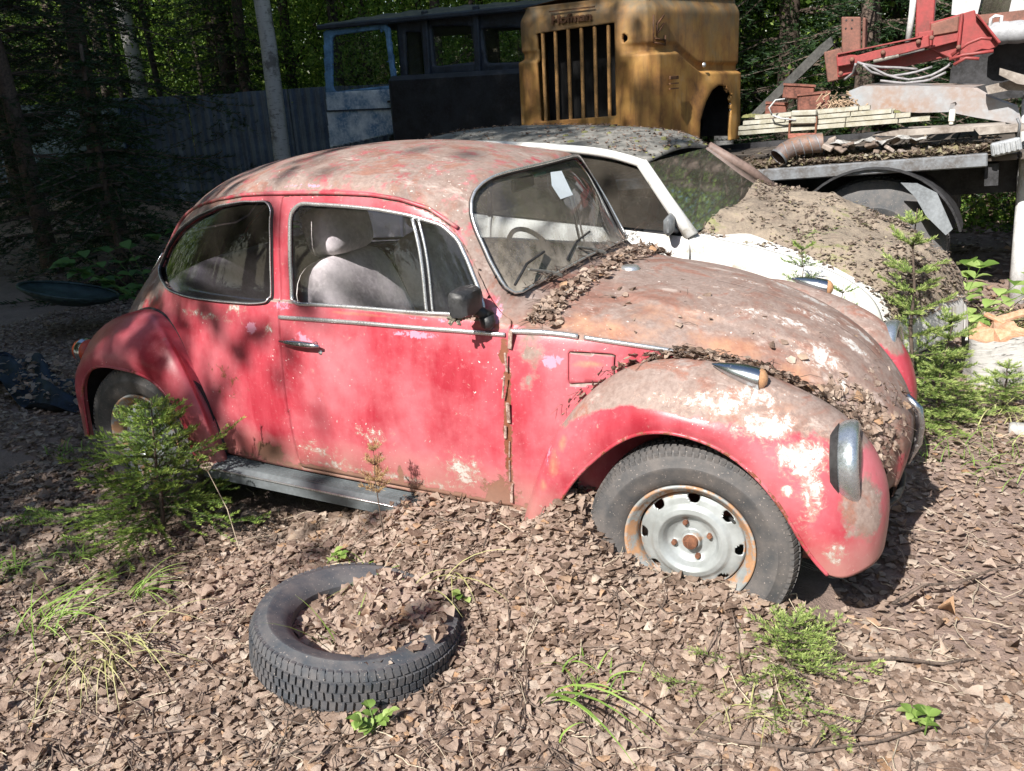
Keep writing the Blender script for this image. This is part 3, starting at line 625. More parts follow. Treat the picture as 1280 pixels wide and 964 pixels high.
# headlights and turn signals
def headlight(y, s_):
    tl = R(-6); rm = Matrix.Rotation(tl, 3, 'Y') @ Matrix.Rotation(s_*R(-4), 3, 'Z')
    c = (.492, y, .607)
    h = MB().lathe([(.108, -.060), (.118, -.040), (.124, -.018), (.125, -.006), (.121, .006), (.111, .013), (.097, .014), (.092, .006)], 48, 'x', c, rm=rm).build('headlight', simple('satin_lamp_rim', (.58, .63, .68), .27, .85, .12, 14, .1), car, True, auto=60)
    MB().lathe([(0, .022), (.03, .021), (.06, .017), (.08, .012), (.093, .007)], 40, 'x', c, rm=rm).build('headlight_lens', glass_mat('fluted_lamp_glass', (.8, .85, .9), .25) if s_ < 0 else bpy.data.materials['fluted_lamp_glass'], h, True)
    MB().lathe([(0, -.07), (.03, -.065), (.06, -.04), (.08, -.01), (.09, .012)], 32, 'x', c, rm=rm).build('reflector', M_trim, h, True)
    MB().lathe([(.111, -.064), (.121, -.042)], 40, 'x', c, rm=rm).build('lamp_gasket', M_rubberseal, h, True)
headlight(-.575, -1); headlight(.575, 1)
for s_ in (-1, 1):
    p0 = np.array(at(FFEN, 4.85, 2.35))*np.array([1, -s_, 1]); p0 = np.array([.165, s_*.60, .845])
    g = MB(); sec = 14; v = []
    prf = [(-.10, .004, .002), (-.075, .018, .012), (-.04, .030, .022), (0, .038, .030), (.035, .040, .033), (.048, .039, .032)]
    for x, w_, h_ in prf:
        for k in range(sec): a = 2*math.pi*k/sec; v.append((p0[0]+x, p0[1]+math.cos(a)*w_, p0[2]+.006+math.sin(a)*h_-x*.22))
    f = [(i*sec+k, i*sec+(k+1) % sec, (i+1)*sec+(k+1) % sec, (i+1)*sec+k) for i in range(5) for k in range(sec)]
    t = g.add(v, f).build('turn_signal', M_chrome, car, True)
    MB().lathe([(0, .022), (.014, .020), (.027, .011), (.033, 0)], 20, 'x', (p0[0]+.046, p0[1], p0[2]-.004)).build('amber_lens', M_amber, t, True)
for s_ in (-1, 1):   # tail lamps
    c = (-2.86, s_*.60, .635); h = MB().lathe([(0, .05), (.05, .05), (.058, 0), (.052, -.03), (.036, -.05), (0, -.056)], 24, 'x', c).build('tail_lamp', M_redlens, car, True)
    MB().lathe([(.055, .02), (.062, .0), (.057, -.012)], 24, 'x', c).build('lamp_ring', M_chrome, h, True)
# wheels
def tyre_mb(Ro=.325, Ri=.200, Wd=.165, n=96, lugs=True, block=3):
    """closed torus section with tread blocks; axis y, outer face at -y"""
    hw = Wd/2
    prof = [(Ri, -hw*.62), (Ri+.012, -hw*.80), (Ri+.035, -hw*.97), (Ri+.065, -hw*1.03), (Ri+.068, -hw*1.045), (Ri+.074, -hw*1.045), (Ri+.077, -hw*1.02), (Ro-.030, -hw*.95), (Ro-.014, -hw*.88), (Ro-.004, -hw*.78), (Ro, -hw*.5), (Ro+.002, 0), (Ro, hw*.5), (Ro-.004, hw*.78), (Ro-.014, hw*.88), (Ro-.03, hw*.95), (Ri+.06, hw*1.0), (Ri+.02, hw*.85), (Ri, hw*.62), (Ri-.004, 0)]
    m = MB().lathe(prof, n, closed=True)
    if lugs:
        for i in range(n):
            a = 2*math.pi*i/n; da = 2*math.pi/n*.34
            for lane, (y0, y1, sk, ro) in enumerate(((-.90, -.60, .5, -.008), (-.52, -.20, -.4, 0), (-.14, .14, .4, .001), (.20, .52, -.4, 0), (.60, .90, .5, -.008))):
                aa = a+(lane % 2)*math.pi/n; v = []
                for rr in (Ro-.012, Ro+.008+ro*.6):
                    for (yy, o2) in ((y0, -da), (y0, da), (y1, da), (y1, -da)):
                        t = aa+o2+sk*(yy-y0)*.05; r2 = rr if abs(yy) < .8 else rr-.010; v.append((r2*math.cos(t), yy*hw*1.0, r2*math.sin(t)))
                m.add(v, [(4, 5, 6, 7), (0, 1, 5, 4), (1, 2, 6, 5), (2, 3, 7, 6), (3, 0, 4, 7)])
    return m
def rim_obj(name, parent, loc):
    """steel disc wheel, eight oval slots, four bolts, rusty outer lip; outer face at -y"""
    rp = [(0, -.035), (.028, -.035), (.032, -.012), (.060, -.008), (.078, -.020), (.090, -.040), (.102, -.050), (.118, -.046), (.130, -.036), (.150, -.030), (.165, -.022), (.172, -.002), (.176, .02)]
    rr = np.array(rp)
    def f(a, b):
        r = np.interp(b, np.arange(len(rp)), rr[:, 0]); h = np.interp(b, np.arange(len(rp)), rr[:, 1])
        dm = .006*np.exp(-(((np.mod(a+R(45), R(90))-R(45))/.16)**2+((r-.060)/.014)**2))
        return np.stack([r*np.cos(a+.35), h-dm, r*np.sin(a+.35)], -1)
    polys = []
    for k in range(8):
        a0 = (k+.5)*math.pi/4-.0; t = np.linspace(0, 2*math.pi, 36, endpoint=False)
        ct, st_ = np.cos(t), np.sin(t); polys.append(np.stack([a0+.125*np.sign(ct)*abs(ct)**.75, 9.25+.85*np.sign(st_)*abs(st_)**.8], 1))
    V, Q, l, A, B = cutgrid(f, np.linspace(0, 2*math.pi, 289), np.linspace(0, 12, 61), polys, (.14, .018))
    Q = Q[l == -1]; V, Q = weldy(*compact(V, Q)); Q = orient(V, Q, np.tile([0, -1., 0], (len(V), 1))); V, Q = skirt(V, Q, .004)
    r = np.hypot(V[:, 0], V[:, 2]); o = mkmesh(name, V, Q, M_rim, parent, attr={'rad': np.interp(r, [0, .03, .05, .09, .14, .16, .175], [.55, .5, .3, .12, .22, .45, .8])}); o.location = loc
    L = MB().lathe([(.170, .03), (.172, -.03), (.178, -.044), (.190, -.052), (.197, -.066), (.206, -.070), (.208, -.062), (.200, -.055), (.196, -.040), (.186, .03), (.17, .06)], 96).build('rim_barrel', M_rim, o, True)
    L.data.attributes.new('rad', 'FLOAT', 'POINT').data.foreach_set('value', [.62]*len(L.data.vertices))
    for k in range(4):
        a = k*math.pi/2+.35; MB().lathe([(0, -.016), (.006, -.016), (.009, -.012), (.010, 0)], 6, c=(.060*math.cos(a), -.013, .060*math.sin(a))).build('wheel_bolt', M_rust, o)
    MB().lathe([(0, -.028), (.014, -.028), (.022, -.024), (.026, -.010), (.030, .0)], 24, c=(0, -.022, 0)).build('hub_cap', M_rust, o, True, auto=40)
    MB().tube([(.12, -.030, .10), (.128, -.052, .108)], .005, 8).build('tyre_valve', M_black, o)
    return o
def wheel(x, y, z, steer=0, flip=False):
    w = bpy.data.objects.new('wheel', None); C.objects.link(w); w.parent = car; w.location = (x, y, z); w.rotation_euler = (0, 0, (math.pi if flip else 0)+steer)
    return w
W0 = wheel(.035, -.665, .312, R(4)); tyre_mb(lugs=True).build('tyre', M_tyre, W0, True, auto=32); rim_obj('rim', W0, (0, -.004, 0))
for (x, y, fl) in ((-2.40, -.665, False), (.035, .665, True), (-2.40, .665, True)):
    w = wheel(x, y, .312, R(4) if x > 0 else 0, fl)
    for ch in [c for c in bpy.data.objects if c.parent == W0]:
        cc = ch.copy(); C.objects.link(cc); cc.parent = w
        for g in [c for c in bpy.data.objects if c.parent == ch]: gg = g.copy(); C.objects.link(gg); gg.parent = cc
MB().tube([(.035, -.60, .31), (.035, .60, .31)], .03, 8).build('axle', M_rust, car)
MB().tube([(-2.4, -.60, .31), (-2.4, .60, .31)], .035, 8).build('axle', M_rust, car)
# wipers
for s_ in (-1, 1):
    y0 = -.30 if s_ < 0 else .12
    p = [(-.575, y0, 1.035), (-.60, y0+.02, 1.062), (-.65, y0+.10, 1.14), (-.655, y0+.16, 1.155)] if 0 else [(-.57, y0, 1.045), (-.60, y0-.06, 1.072), (-.625, y0-.14, 1.095)]
    w = MB().tube(p, [.010, .006, .004], 6).build('wiper_arm', simple('grey_wiper_metal', (.22, .22, .21), .5, .4), car)
    MB().tube([(-.618, y0-.26, 1.068), (-.637, y0-.13, 1.112), (-.642, y0+.02, 1.125)], .005, 6).build('wiper_blade', M_rubberseal, w)
# cabin
def cushion(c, d, rot=None, seed=1, bul=.03, puck=0):
    m = MB(); n = 14; v = []; f = []; e = 5
    for i in range(n+1):
        ph = -math.pi/2+math.pi*i/n
        for k in range(24):
            th = 2*math.pi*k/24; sx = math.copysign(abs(math.cos(ph))**.45, 1)*math.copysign(abs(math.cos(th))**.45, math.cos(th)); sy = math.copysign(abs(math.cos(ph))**.45, 1)*math.copysign(abs(math.sin(th))**.45, math.sin(th)); sz = math.copysign(abs(math.sin(ph))**.5, math.sin(ph))
            v.append(Vector((sx*d[0]/2*(1+puck*math.sin(sz*9)), sy*d[1]/2, sz*d[2]/2)))
    for i in range(n):
        for k in range(24): f.append((i*24+k, i*24+(k+1) % 24, (i+1)*24+(k+1) % 24, (i+1)*24+k))
    if rot: Rm = Matrix.Rotation(rot, 3, 'Y'); v = [Rm @ p for p in v]
    return m.add([(p.x+c[0], p.y+c[1], p.z+c[2]) for p in v], f)
for s_ in (-1, 1):
    cushion((-1.28, s_*.34, .56), (.56, .50, .17)).build('seat_cushion', M_seat, car, True)
    sb = cushion((-1.44, s_*.34, .83), (.22, .50, .56), R(-24), puck=.04).build('seat_backrest', M_seat, car, True)
    cushion((-1.52, s_*.335, 1.195), (.18, .27, .20), R(-12)).build('headrest', M_seat, sb, True)
    for o_ in (-.06, .06): MB().tube([(-1.53, s_*.34+o_, 1.0), (-1.51, s_*.34+o_, 1.12)], .006, 6).build('headrest_post', M_trim, sb)
cushion((-2.05, 0, .62), (.45, 1.08, .2)).build('rear_seat', M_seat, car, True)
cushion((-2.28, 0, .82), (.22, 1.04, .42), R(-20)).build('rear_seat_back', simple('mid_grey_vinyl', (.25, .24, .26), .6, 0, .2, 12), car, True)
MB().box((-.70, 0, .93), (.16, 1.14, .16), bev=.03).build('dashboard', M_dark, car)
sw = Matrix.Rotation(R(55), 3, 'Y')
sh_ = MB(); sh_.tube([tuple(Vector((-.97, .34, .93))+sw @ Vector((.19*math.cos(a), .19*math.sin(a), 0))) for a in np.linspace(0, 2*math.pi, 40, endpoint=False)], .011, 8, True)
sh_.tube([(-.97, .34, .93), (-.75, .34, .82)], .022, 8).tube([tuple(Vector((-.97, .34, .93))+sw @ Vector((0, -.19, 0))), tuple(Vector((-.97, .34, .93))+sw @ Vector((0, .19, 0)))], .010, 6).build('steering_wheel', M_black, car, True)
MB().box((-.88, .26, 1.36), (.10, .30, .012), (0, .35, 0)).build('sun_visor', M_liner, car)
MB().box((-.86, 0, 1.33), (.02, .18, .05), bev=.01).build('rear_view_mirror', M_black, car)
# ---------------------------------------------------------------- ground, dead leaves
def fbm(x, y, seed=0, oct=5, f=1.0, g=.5):
    r = np.random.default_rng(seed); o = np.zeros_like(x); a = 1.0
    for k in range(oct):
        for _ in range(3):
            t = r.uniform(0, 2*math.pi); ph = r.uniform(0, 6.28, 2); o += a*np.sin((x*math.cos(t)+y*math.sin(t))*f+ph[0])*np.sin((-x*math.sin(t)+y*math.cos(t))*f*.9+ph[1])/3
        f *= 2.03; a *= g
    return o
def G(x, y):
    x = np.asarray(x, float); y = np.asarray(y, float)
    z = .030*fbm(x, y, 1, 5, 2.2, .55)+.008*fbm(x, y, 2, 3, 17)
    w = sst(x, -1.75, -.85)*(1-sst(x, -.42, -.05))
    z = z+w*.255*np.exp(-np.clip(-.74-y, 0, 9)**2/.05)*np.exp(-np.clip(y+.60, 0, 9)**2/.04)
    w2 = sst(x, -.55, -.30)*(1-sst(x, .25, .50)); z = z+w2*.165*np.exp(-np.clip(-.80-y, 0, 9)**2/.055)*np.exp(-np.clip(y+.60, 0, 9)**2/.05)
    z = z+.05*np.exp(-((x+.9)**2+(y+1.25)**2)/.25)
    z = z+.05*sst(y, .8, 3.5)*sst(x, -1, 1.5)-.06*sst(-x, 3.5, 7)
    z = np.where((np.abs(y) < .62) & (x > -2.9) & (x < .55), np.minimum(z, .05), z)
    return z
M_soil = NT('dark_leafy_soil'); _n = M_soil.noise(9, 8, .7)
M_soil.set(M_soil.mix(M_soil.noise(45, 5, .7), M_soil.ramp(_n, [(.35, (.11, .075, .06)), (.6, (.24, .17, .14))]), (.34, .25, .21)), .95); M_soil.bump(M_soil.noise(60, 6, .7), .8, .02); M_soil = M_soil.mat
gx = np.r_[-150, -90, -50, -30, -20, -14, -10, -8, np.arange(-6.5, -3, .12), np.arange(-3, 1.6, .03), np.arange(1.6, 3, .1), 3.5, 5, 8, 14, 25, 50, 90, 150]
gy = np.r_[-60, -30, -12, -6, -4, -3, np.arange(-2.5, 1, .03), np.arange(1, 5, .12), 5.5, 6.5, 8, 10, 14, 20, 30, 50, 90, 150]
GX, GY = np.meshgrid(gx, gy); nb, na = GX.shape; idx = np.arange(na*nb).reshape(nb, na)
kind(mkmesh('ground', np.stack([GX.ravel(), GY.ravel(), G(GX, GY).ravel()], 1), np.stack([idx[:-1, :-1], idx[:-1, 1:], idx[1:, 1:], idx[1:, :-1]], -1).reshape(-1, 4), M_soil), 'structure')

def rotmats(n, tilt, rng, flip=True):
    """random yaw then tilt: (n,3,3)"""
    ya = rng.uniform(0, 2*math.pi, n); ti = tilt; az = rng.uniform(0, 2*math.pi, n)
    c, s = np.cos(ya), np.sin(ya); Z = np.zeros(n); O = np.ones(n)
    Rz = np.stack([np.stack([c, -s, Z], -1), np.stack([s, c, Z], -1), np.stack([Z, Z, O], -1)], 1)
    ax = np.stack([np.cos(az), np.sin(az), Z], -1); K = np.zeros((n, 3, 3)); K[:, 0, 2] = ax[:, 1]; K[:, 1, 2] = -ax[:, 0]; K[:, 2, 0] = -ax[:, 1]; K[:, 2, 1] = ax[:, 0]
    st, ct = np.sin(ti)[:, None, None], np.cos(ti)[:, None, None]
    return (np.eye(3)+st*K+(1-ct)*(K @ K)) @ Rz
def deadleaves(name, P, size, tilt, mat, parent=None, rng=RNG, N=None, full=True, curlk=1.0):
    n = len(P); nu = {True: 5, False: 3, 2: 8}[full]
    U = np.linspace(0, 1, nu); wv = {5: np.array([.12, .88, 1.0, .74, .05]), 3: np.array([.1, 1., .05]), 8: np.array([.06, .56, .88, 1.0, .96, .76, .42, .02])}[nu]
    V = np.array([-1., 0, 1.]); uu, vv = np.meshgrid(U, V, indexing='ij'); k = uu.size
    asp = np.where(rng.random(n) < .2, rng.uniform(.12, .28, n), rng.uniform(.34, .56, n))[:, None]; L = size[:, None]
    j = rng.uniform(*((.84, 1.12) if full == 2 else (.70, 1.22)), (n, k))
    X = (uu.ravel()-.5)[None]*L; Y = (vv*wv[:, None]).ravel()[None]*asp*L*j
    c1 = np.where(rng.random(n) < .2, np.clip(rng.normal(0, 1.0, n), -1.5, 1.5), rng.normal(0, .25, n))[:, None]*curlk; c2 = rng.normal(0, .14, n)[:, None]*curlk; tw = rng.normal(0, .5, n)[:, None]*curlk
    Z = c1*Y**2/(L*.5)+c2*L*np.sin(uu.ravel()[None]*math.pi)+tw*Y*(uu.ravel()[None]-.5)+rng.normal(0, .045, (n, k))*L
    Q = np.stack([X, Y, Z], -1); Rm = rotmats(n, tilt, rng)
    if N is not None:     # lay onto a slope with normal N
        zz = N/np.linalg.norm(N, axis=1, keepdims=True); t = np.cross(np.tile([0., 1, .01], (n, 1)), zz); t /= np.linalg.norm(t, axis=1, keepdims=True); b = np.cross(zz, t); Rm = np.stack([t, b, zz], -1) @ Rm
    W_ = np.einsum('nij,nkj->nki', Rm, Q)+P[:, None]
    fi = [(i*3+c, i*3+c+1, (i+1)*3+c+1, (i+1)*3+c) for i in range(nu-1) for c in range(2)]
    F = (np.arange(n)[:, None, None]*k+np.array(fi)[None]).reshape(-1, 4)
    col = np.repeat(rng.uniform(0, 1, n), k)
    return mkmesh(name, W_.reshape(-1, 3), F, mat, parent, attr={'lc': col}, smooth=True)
def leafmat(name, stops, trans=.33, rough=.75):
    m = NT(name); c = m.ramp(m.attr('lc'), stops); c = m.mix(m.math('MULTIPLY', thr(m, m.noise(55, 6, .75), .36, .66), .65), c, m.mix(.5, c, (.10, .065, .05))); c = m.mix(m.math('MULTIPLY', thr(m, m.noise(150, 4, .7), .5, .7), .35), c, (.55, .45, .38)); m.bump(m.noise(110, 5, .7), .9, .004)
    m.set(c, rough, spec=.3); tl = m.n.new('ShaderNodeBsdfTranslucent'); m.link(c, tl.inputs[0]); x = m.n.new('ShaderNodeMixShader'); x.inputs[0].default_value = trans
    m.link(m.b.outputs[0], x.inputs[1]); m.link(tl.outputs[0], x.inputs[2]); m.link(x.outputs[0], m.out.inputs[0]); return m.mat
M_dleaf = leafmat('dead_birch_and_aspen_leaves', [(0, (.11, .074, .055)), (.10, (.22, .152, .115)), (.30, (.36, .262, .205)), (.60, (.48, .365, .295)), (.80, (.56, .445, .365)), (.92, (.62, .52, .43)), (.975, (.52, .31, .17)), (1, (.68, .59, .51))])
M_dleaf2 = leafmat('dark_damp_leaf_scraps', [(0, (.05, .032, .024)), (.5, (.16, .10, .075)), (.85, (.30, .20, .15)), (1, (.42, .32, .25))])
def scatter(n, x0, x1, y0, y1, rng): return rng.uniform(x0, x1, n), rng.uniform(y0, y1, n)
def ground_leaves(n, box, smin, smax, full, lift=.022, maxt=.9):
    r = RNG; x, y = scatter(n, *box, r)
    d = np.hypot(x-.75, y+3.11)
    # keep what the picture can see, thinner where the view runs flat
    ang = np.arctan2(y+3.11, x-.75); keep = (ang > .75) & (ang < 2.95)
    keep &= ~((np.abs(y) < .62) & (x > -2.8) & (x < .45))
    x, y = x[keep], y[keep]; n = len(x)
    z = G(x, y)+r.uniform(0, 1, n)**1.5*lift+.004
    s = smin+(smax-smin)*r.random(n)**1.6; s = s*(.75+.5*r.random(n)); t = np.minimum(np.abs(r.normal(0, .17, n)), .7)*maxt
    return np.stack([x, y, z], 1), s, t, full
for nm, args in (('flat', (8000, (-3.2, 1.6, -2.4, -.6), .026, .052, 2)), ('near', (86000, (-3.4, 2.2, -2.4, -.55), .014, .045, True)), ('mid', (64000, (-6.5, 3.0, -.6, 3.6), .020, .046, False)), ('far', (15000, (-11, 3.0, 2.5, 10), .05, .09, False))):
    P, s, t, full = ground_leaves(*args)
    P[:, 2] += .008*(nm == 'flat'); o = deadleaves('leaf_litter', P, s, t*(.6 if nm == 'flat' else 1), M_dleaf, full=full); tag(o, {'flat': 'larger flat pale leaves lying on top of the litter in the foreground', 'near': 'brown dead leaves covering the ground in front of the car', 'mid': 'brown dead leaves on the ground beside and behind the car', 'far': 'dead leaves on the shaded ground towards the fence'}[nm], 'leaf litter', kind='stuff')

# twigs lying about
def twigs(n, box, seed, lmin, lmax, name='twigs', r0=.0022):
    r = random.Random(seed); m = MB()
    for _ in range(n):
        x, y = r.uniform(*box[:2]), r.uniform(*box[2:]); a = r.uniform(0, 6.28); L = r.uniform(lmin, lmax); p = []
        for k in range(6): a += r.gauss(0, .22); x += math.cos(a)*L/6; y += math.sin(a)*L/6; p.append((x, y, float(G(x, y))+.03+r.uniform(0, .012)))
        rr = r.uniform(.5, 1.3)*r0; m.tube(p, [rr*1.2, rr, rr, rr*.9, rr*.7, rr*.4], 4)
    return m
M_twig = simple('grey_brown_twig', (.17, .125, .10), .85, 0, .5, 30)
M_straw = simple('dry_straw', (.52, .44, .33), .8, 0, .3, 30)
tag(twigs(700, (-2.4, 1.3, -2.1, -.85), 5, .06, .28).build('fallen_twigs', M_twig, fix=False), 'thin brown twigs scattered over the dead leaves', 'twigs', kind='stuff')
tag(twigs(800, (-2.4, 1.6, -2.1, 2.6), 6, .05, .22, r0=.0014).build('dry_straws', M_straw, fix=False), 'pale dry grass straws lying on the leaves', 'straw', kind='stuff')
def stick(pts, r, label, mat=M_twig, forks=()):
    m = MB(); P = [(x, y, float(G(x, y))+h) for x, y, h in pts]; m.tube(P, [r*(1-.6*i/len(P)) for i in range(len(P))], 6)
    for f in forks: m.tube([(x, y, float(G(x, y))+h) for x, y, h in f], [r*.6, r*.5, r*.25][:len(f)], 5)
    o = m.build('fallen_stick', mat); tag(o, label, 'stick'); return o
stick([(.42, -.72, .05), (.55, -.74, .045), (.66, -.70, .05), (.78, -.66, .045), (.86, -.58, .04)], .007, 'dark thin stick lying right of the small fir in the foreground')
stick([(.15, -1.22, .04), (.32, -1.23, .05), (.50, -1.17, .05), (.66, -1.05, .05), (.78, -.93, .05)], .006, 'crooked dark stick across the bottom right foreground leaves', forks=[[(.50, -1.17, .05), (.52, -1.08, .07), (.58, -1.0, .06)]])
stick([(.62, -.40, .05), (.70, -.30, .09), (.80, -.22, .07), (.90, -.05, .05), (1.0, .05, .04)], .006, 'bent grey stick beyond the front of the car on the right')

# leaves and scraps caught on the beetle
def onsurf(Sf, n, fa, fb, rng, jit=.012, lift=.012):
    t = rng.uniform(0, 1, n); a = fa(t)+rng.normal(0, .03, n); b = fb(t)+rng.normal(0, 1, n)*jit; a = np.clip(a, 0, Sf.na-1.001); b = np.clip(b, 0, Sf.T.shape[0]-1.001)
    X = Sf(a, b); N = Sf.nrm(a, b); N *= np.sign(N[:, 2:3]); return X+N*(rng.uniform(0, 1, (n, 1))**1.3*lift+.003), N
r9 = np.random.default_rng(91); PP_, NN_ = [], []
for (Sf, n, fa, fb, j, l) in ((FFEN, 1500, lambda t: 1.9+5.0*t, lambda t: .30+.25*t*0, .30, .032), (FFEN, 300, lambda t: 2.8+2.0*t, lambda t: .45, .3, .022),
     (HOOD, 330, lambda t: 5.0+2.2*t, lambda t: .5+.8*np.sin(t*5), .5, .006), (HOOD, 260, lambda t: 5.4+1.5*t, lambda t: 2.2, .9, .008), (HOOD, 60, lambda t: 1+5*t, lambda t: 2.0, 1.2, .006),
     (HOOD, 380, lambda t: .05+.5*t*t, lambda t: 4*((t*7.13)%1), .1, .022), (FFEN, 140, lambda t: 1.2+1.4*t, lambda t: .1, .15, .018)):
    X, N = onsurf(Sf, n, fa, fb, r9, j, l); PP_.append(X); NN_.append(N)
Xm, Nm = onsurf(HOOD, 420, lambda t: .03+.55*t*t, lambda t: 4*((t*7.13)%1), r9, .1, .028); PP_.append(Xm*MIR); NN_.append(Nm*MIR)
Pq = np.vstack(PP_); Nq = np.vstack(NN_); nq = len(Pq)
tag(deadleaves('leaves_on_car', Pq, r9.uniform(.010, .036, nq), np.abs(r9.normal(0, .45, nq)), M_dleaf, N=Nq, rng=r9), 'dry leaves caught along the bonnet edge and wiper trough of the red car', 'leaf litter', kind='stuff')
m = MB(); r_ = random.Random(12)
for _ in range(520):
    i = r_.randrange(nq); p = Pq[i]; a = r_.uniform(0, 6.28); L = r_.uniform(.02, .09); m.tube([tuple(p), (p[0]+math.cos(a)*L/2, p[1]+math.sin(a)*L/2, p[2]+r_.uniform(0, .012)), (p[0]+math.cos(a)*L, p[1]+math.sin(a)*L, p[2]+r_.uniform(-.012, .004))], [.0012, .001, .0006], 4)
for k in range(120):     # moss and twigs along the windscreen foot
    y = r_.uniform(-.5, .55); a = r_.uniform(0, 6.28); L = r_.uniform(.02, .12); x = -.575+r_.uniform(-.02, .03)-.1*abs(y)**2; z = 1.035+r_.uniform(0, .03); m.tube([(x, y, z), (x+math.cos(a)*L*.4, y+math.sin(a)*L, z+r_.uniform(-.005, .03))], [.0016, .0008], 4)
tag(m.build('twigs_on_car', M_twig, fix=False), 'fine twigs and needles lying with the leaves on the red car', 'twigs', kind='stuff')

# ---------------------------------------------------------------- plants
def needles(A, Bp, per, L, wd, rng, spread=.9, cr=(0, 1), droop=0.0):
    """needles along twig segments A->B; returns verts, tris, colour value"""
    n = len(A); T = Bp-A; ln = np.linalg.norm(T, axis=1); T = T/(ln[:, None]+1e-9)
    cnt = np.maximum(2, (ln*per).astype(int)); idx = np.repeat(np.arange(n), cnt); m = len(idx); t = rng.uniform(0, 1, m)
    P = A[idx]+(Bp-A)[idx]*t[:, None]; d = T[idx]
    r = rng.normal(0, 1, (m, 3)); r[:, 2] = np.abs(r[:, 2])*.8-droop; r -= (r*d).sum(1)[:, None]*d; r /= np.linalg.norm(r, axis=1, keepdims=True)+1e-9
    k = rng.uniform(.5, 1.1, m)[:, None]*spread; D = d*.75+r*k; D /= np.linalg.norm(D, axis=1, keepdims=True); S_ = np.cross(D, rng.normal(0, 1, (m, 3))); S_ /= np.linalg.norm(S_, axis=1, keepdims=True)+1e-9
    l = L*rng.uniform(.7, 1.15, m)[:, None]; w = wd*rng.uniform(.8, 1.2, m)[:, None]
    V = np.stack([P-S_*w*.5, P+S_*w*.5, P+D*l*.6+S_*w*.45, P+D*l, P+D*l*.6-S_*w*.45], 1).reshape(-1, 3)
    o = np.arange(m)[:, None]*5; F3 = np.concatenate([o+[0, 1, 2, 4], o+[4, 2, 3, 3]], 1).reshape(-1, 4)
    return V, o, m, idx, t
def needle_mesh(name, A, Bp, per, L, wd, mat, parent, rng, tipv, **k):
    V, o, m, idx, t = needles(A, Bp, per, L, wd, rng, **k)
    n5 = m*5; me = bpy.data.meshes.new(name); me.vertices.add(n5); me.vertices.foreach_set('co', V.ravel())
    F = np.concatenate([o+0, o+1, o+2, o+3, o+4], 1).ravel().astype(np.int32)
    me.loops.add(n5); me.loops.foreach_set('vertex_index', F); me.polygons.add(m); me.polygons.foreach_set('loop_start', np.arange(0, n5, 5, dtype=np.int32)); me.polygons.foreach_set('loop_total', np.full(m, 5, np.int32)); me.update(calc_edges=True)
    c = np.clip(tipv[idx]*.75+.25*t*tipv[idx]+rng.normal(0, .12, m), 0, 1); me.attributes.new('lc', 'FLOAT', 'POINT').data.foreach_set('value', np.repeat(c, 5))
    me.materials.append(mat); ob = bpy.data.objects.new(name, me); C.objects.link(ob)
    if parent is not None: ob.parent = parent
    return ob
M_bark = simple('spruce_bark', (.13, .095, .075), .9, 0, .4, 30, .5)
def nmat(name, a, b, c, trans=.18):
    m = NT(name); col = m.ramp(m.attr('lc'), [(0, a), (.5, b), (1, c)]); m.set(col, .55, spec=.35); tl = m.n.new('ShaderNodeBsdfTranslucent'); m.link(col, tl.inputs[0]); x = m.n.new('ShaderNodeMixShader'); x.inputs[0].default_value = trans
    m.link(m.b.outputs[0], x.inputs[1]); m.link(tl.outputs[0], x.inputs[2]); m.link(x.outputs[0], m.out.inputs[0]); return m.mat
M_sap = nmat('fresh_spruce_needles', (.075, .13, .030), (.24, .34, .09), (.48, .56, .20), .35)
M_sapd = nmat('deep_green_spruce_needles', (.03, .065, .020), (.13, .22, .045), (.34, .46, .10), .3)
M_deadn = nmat('dead_tan_needles', (.22, .13, .06), (.38, .25, .12), (.50, .38, .20))
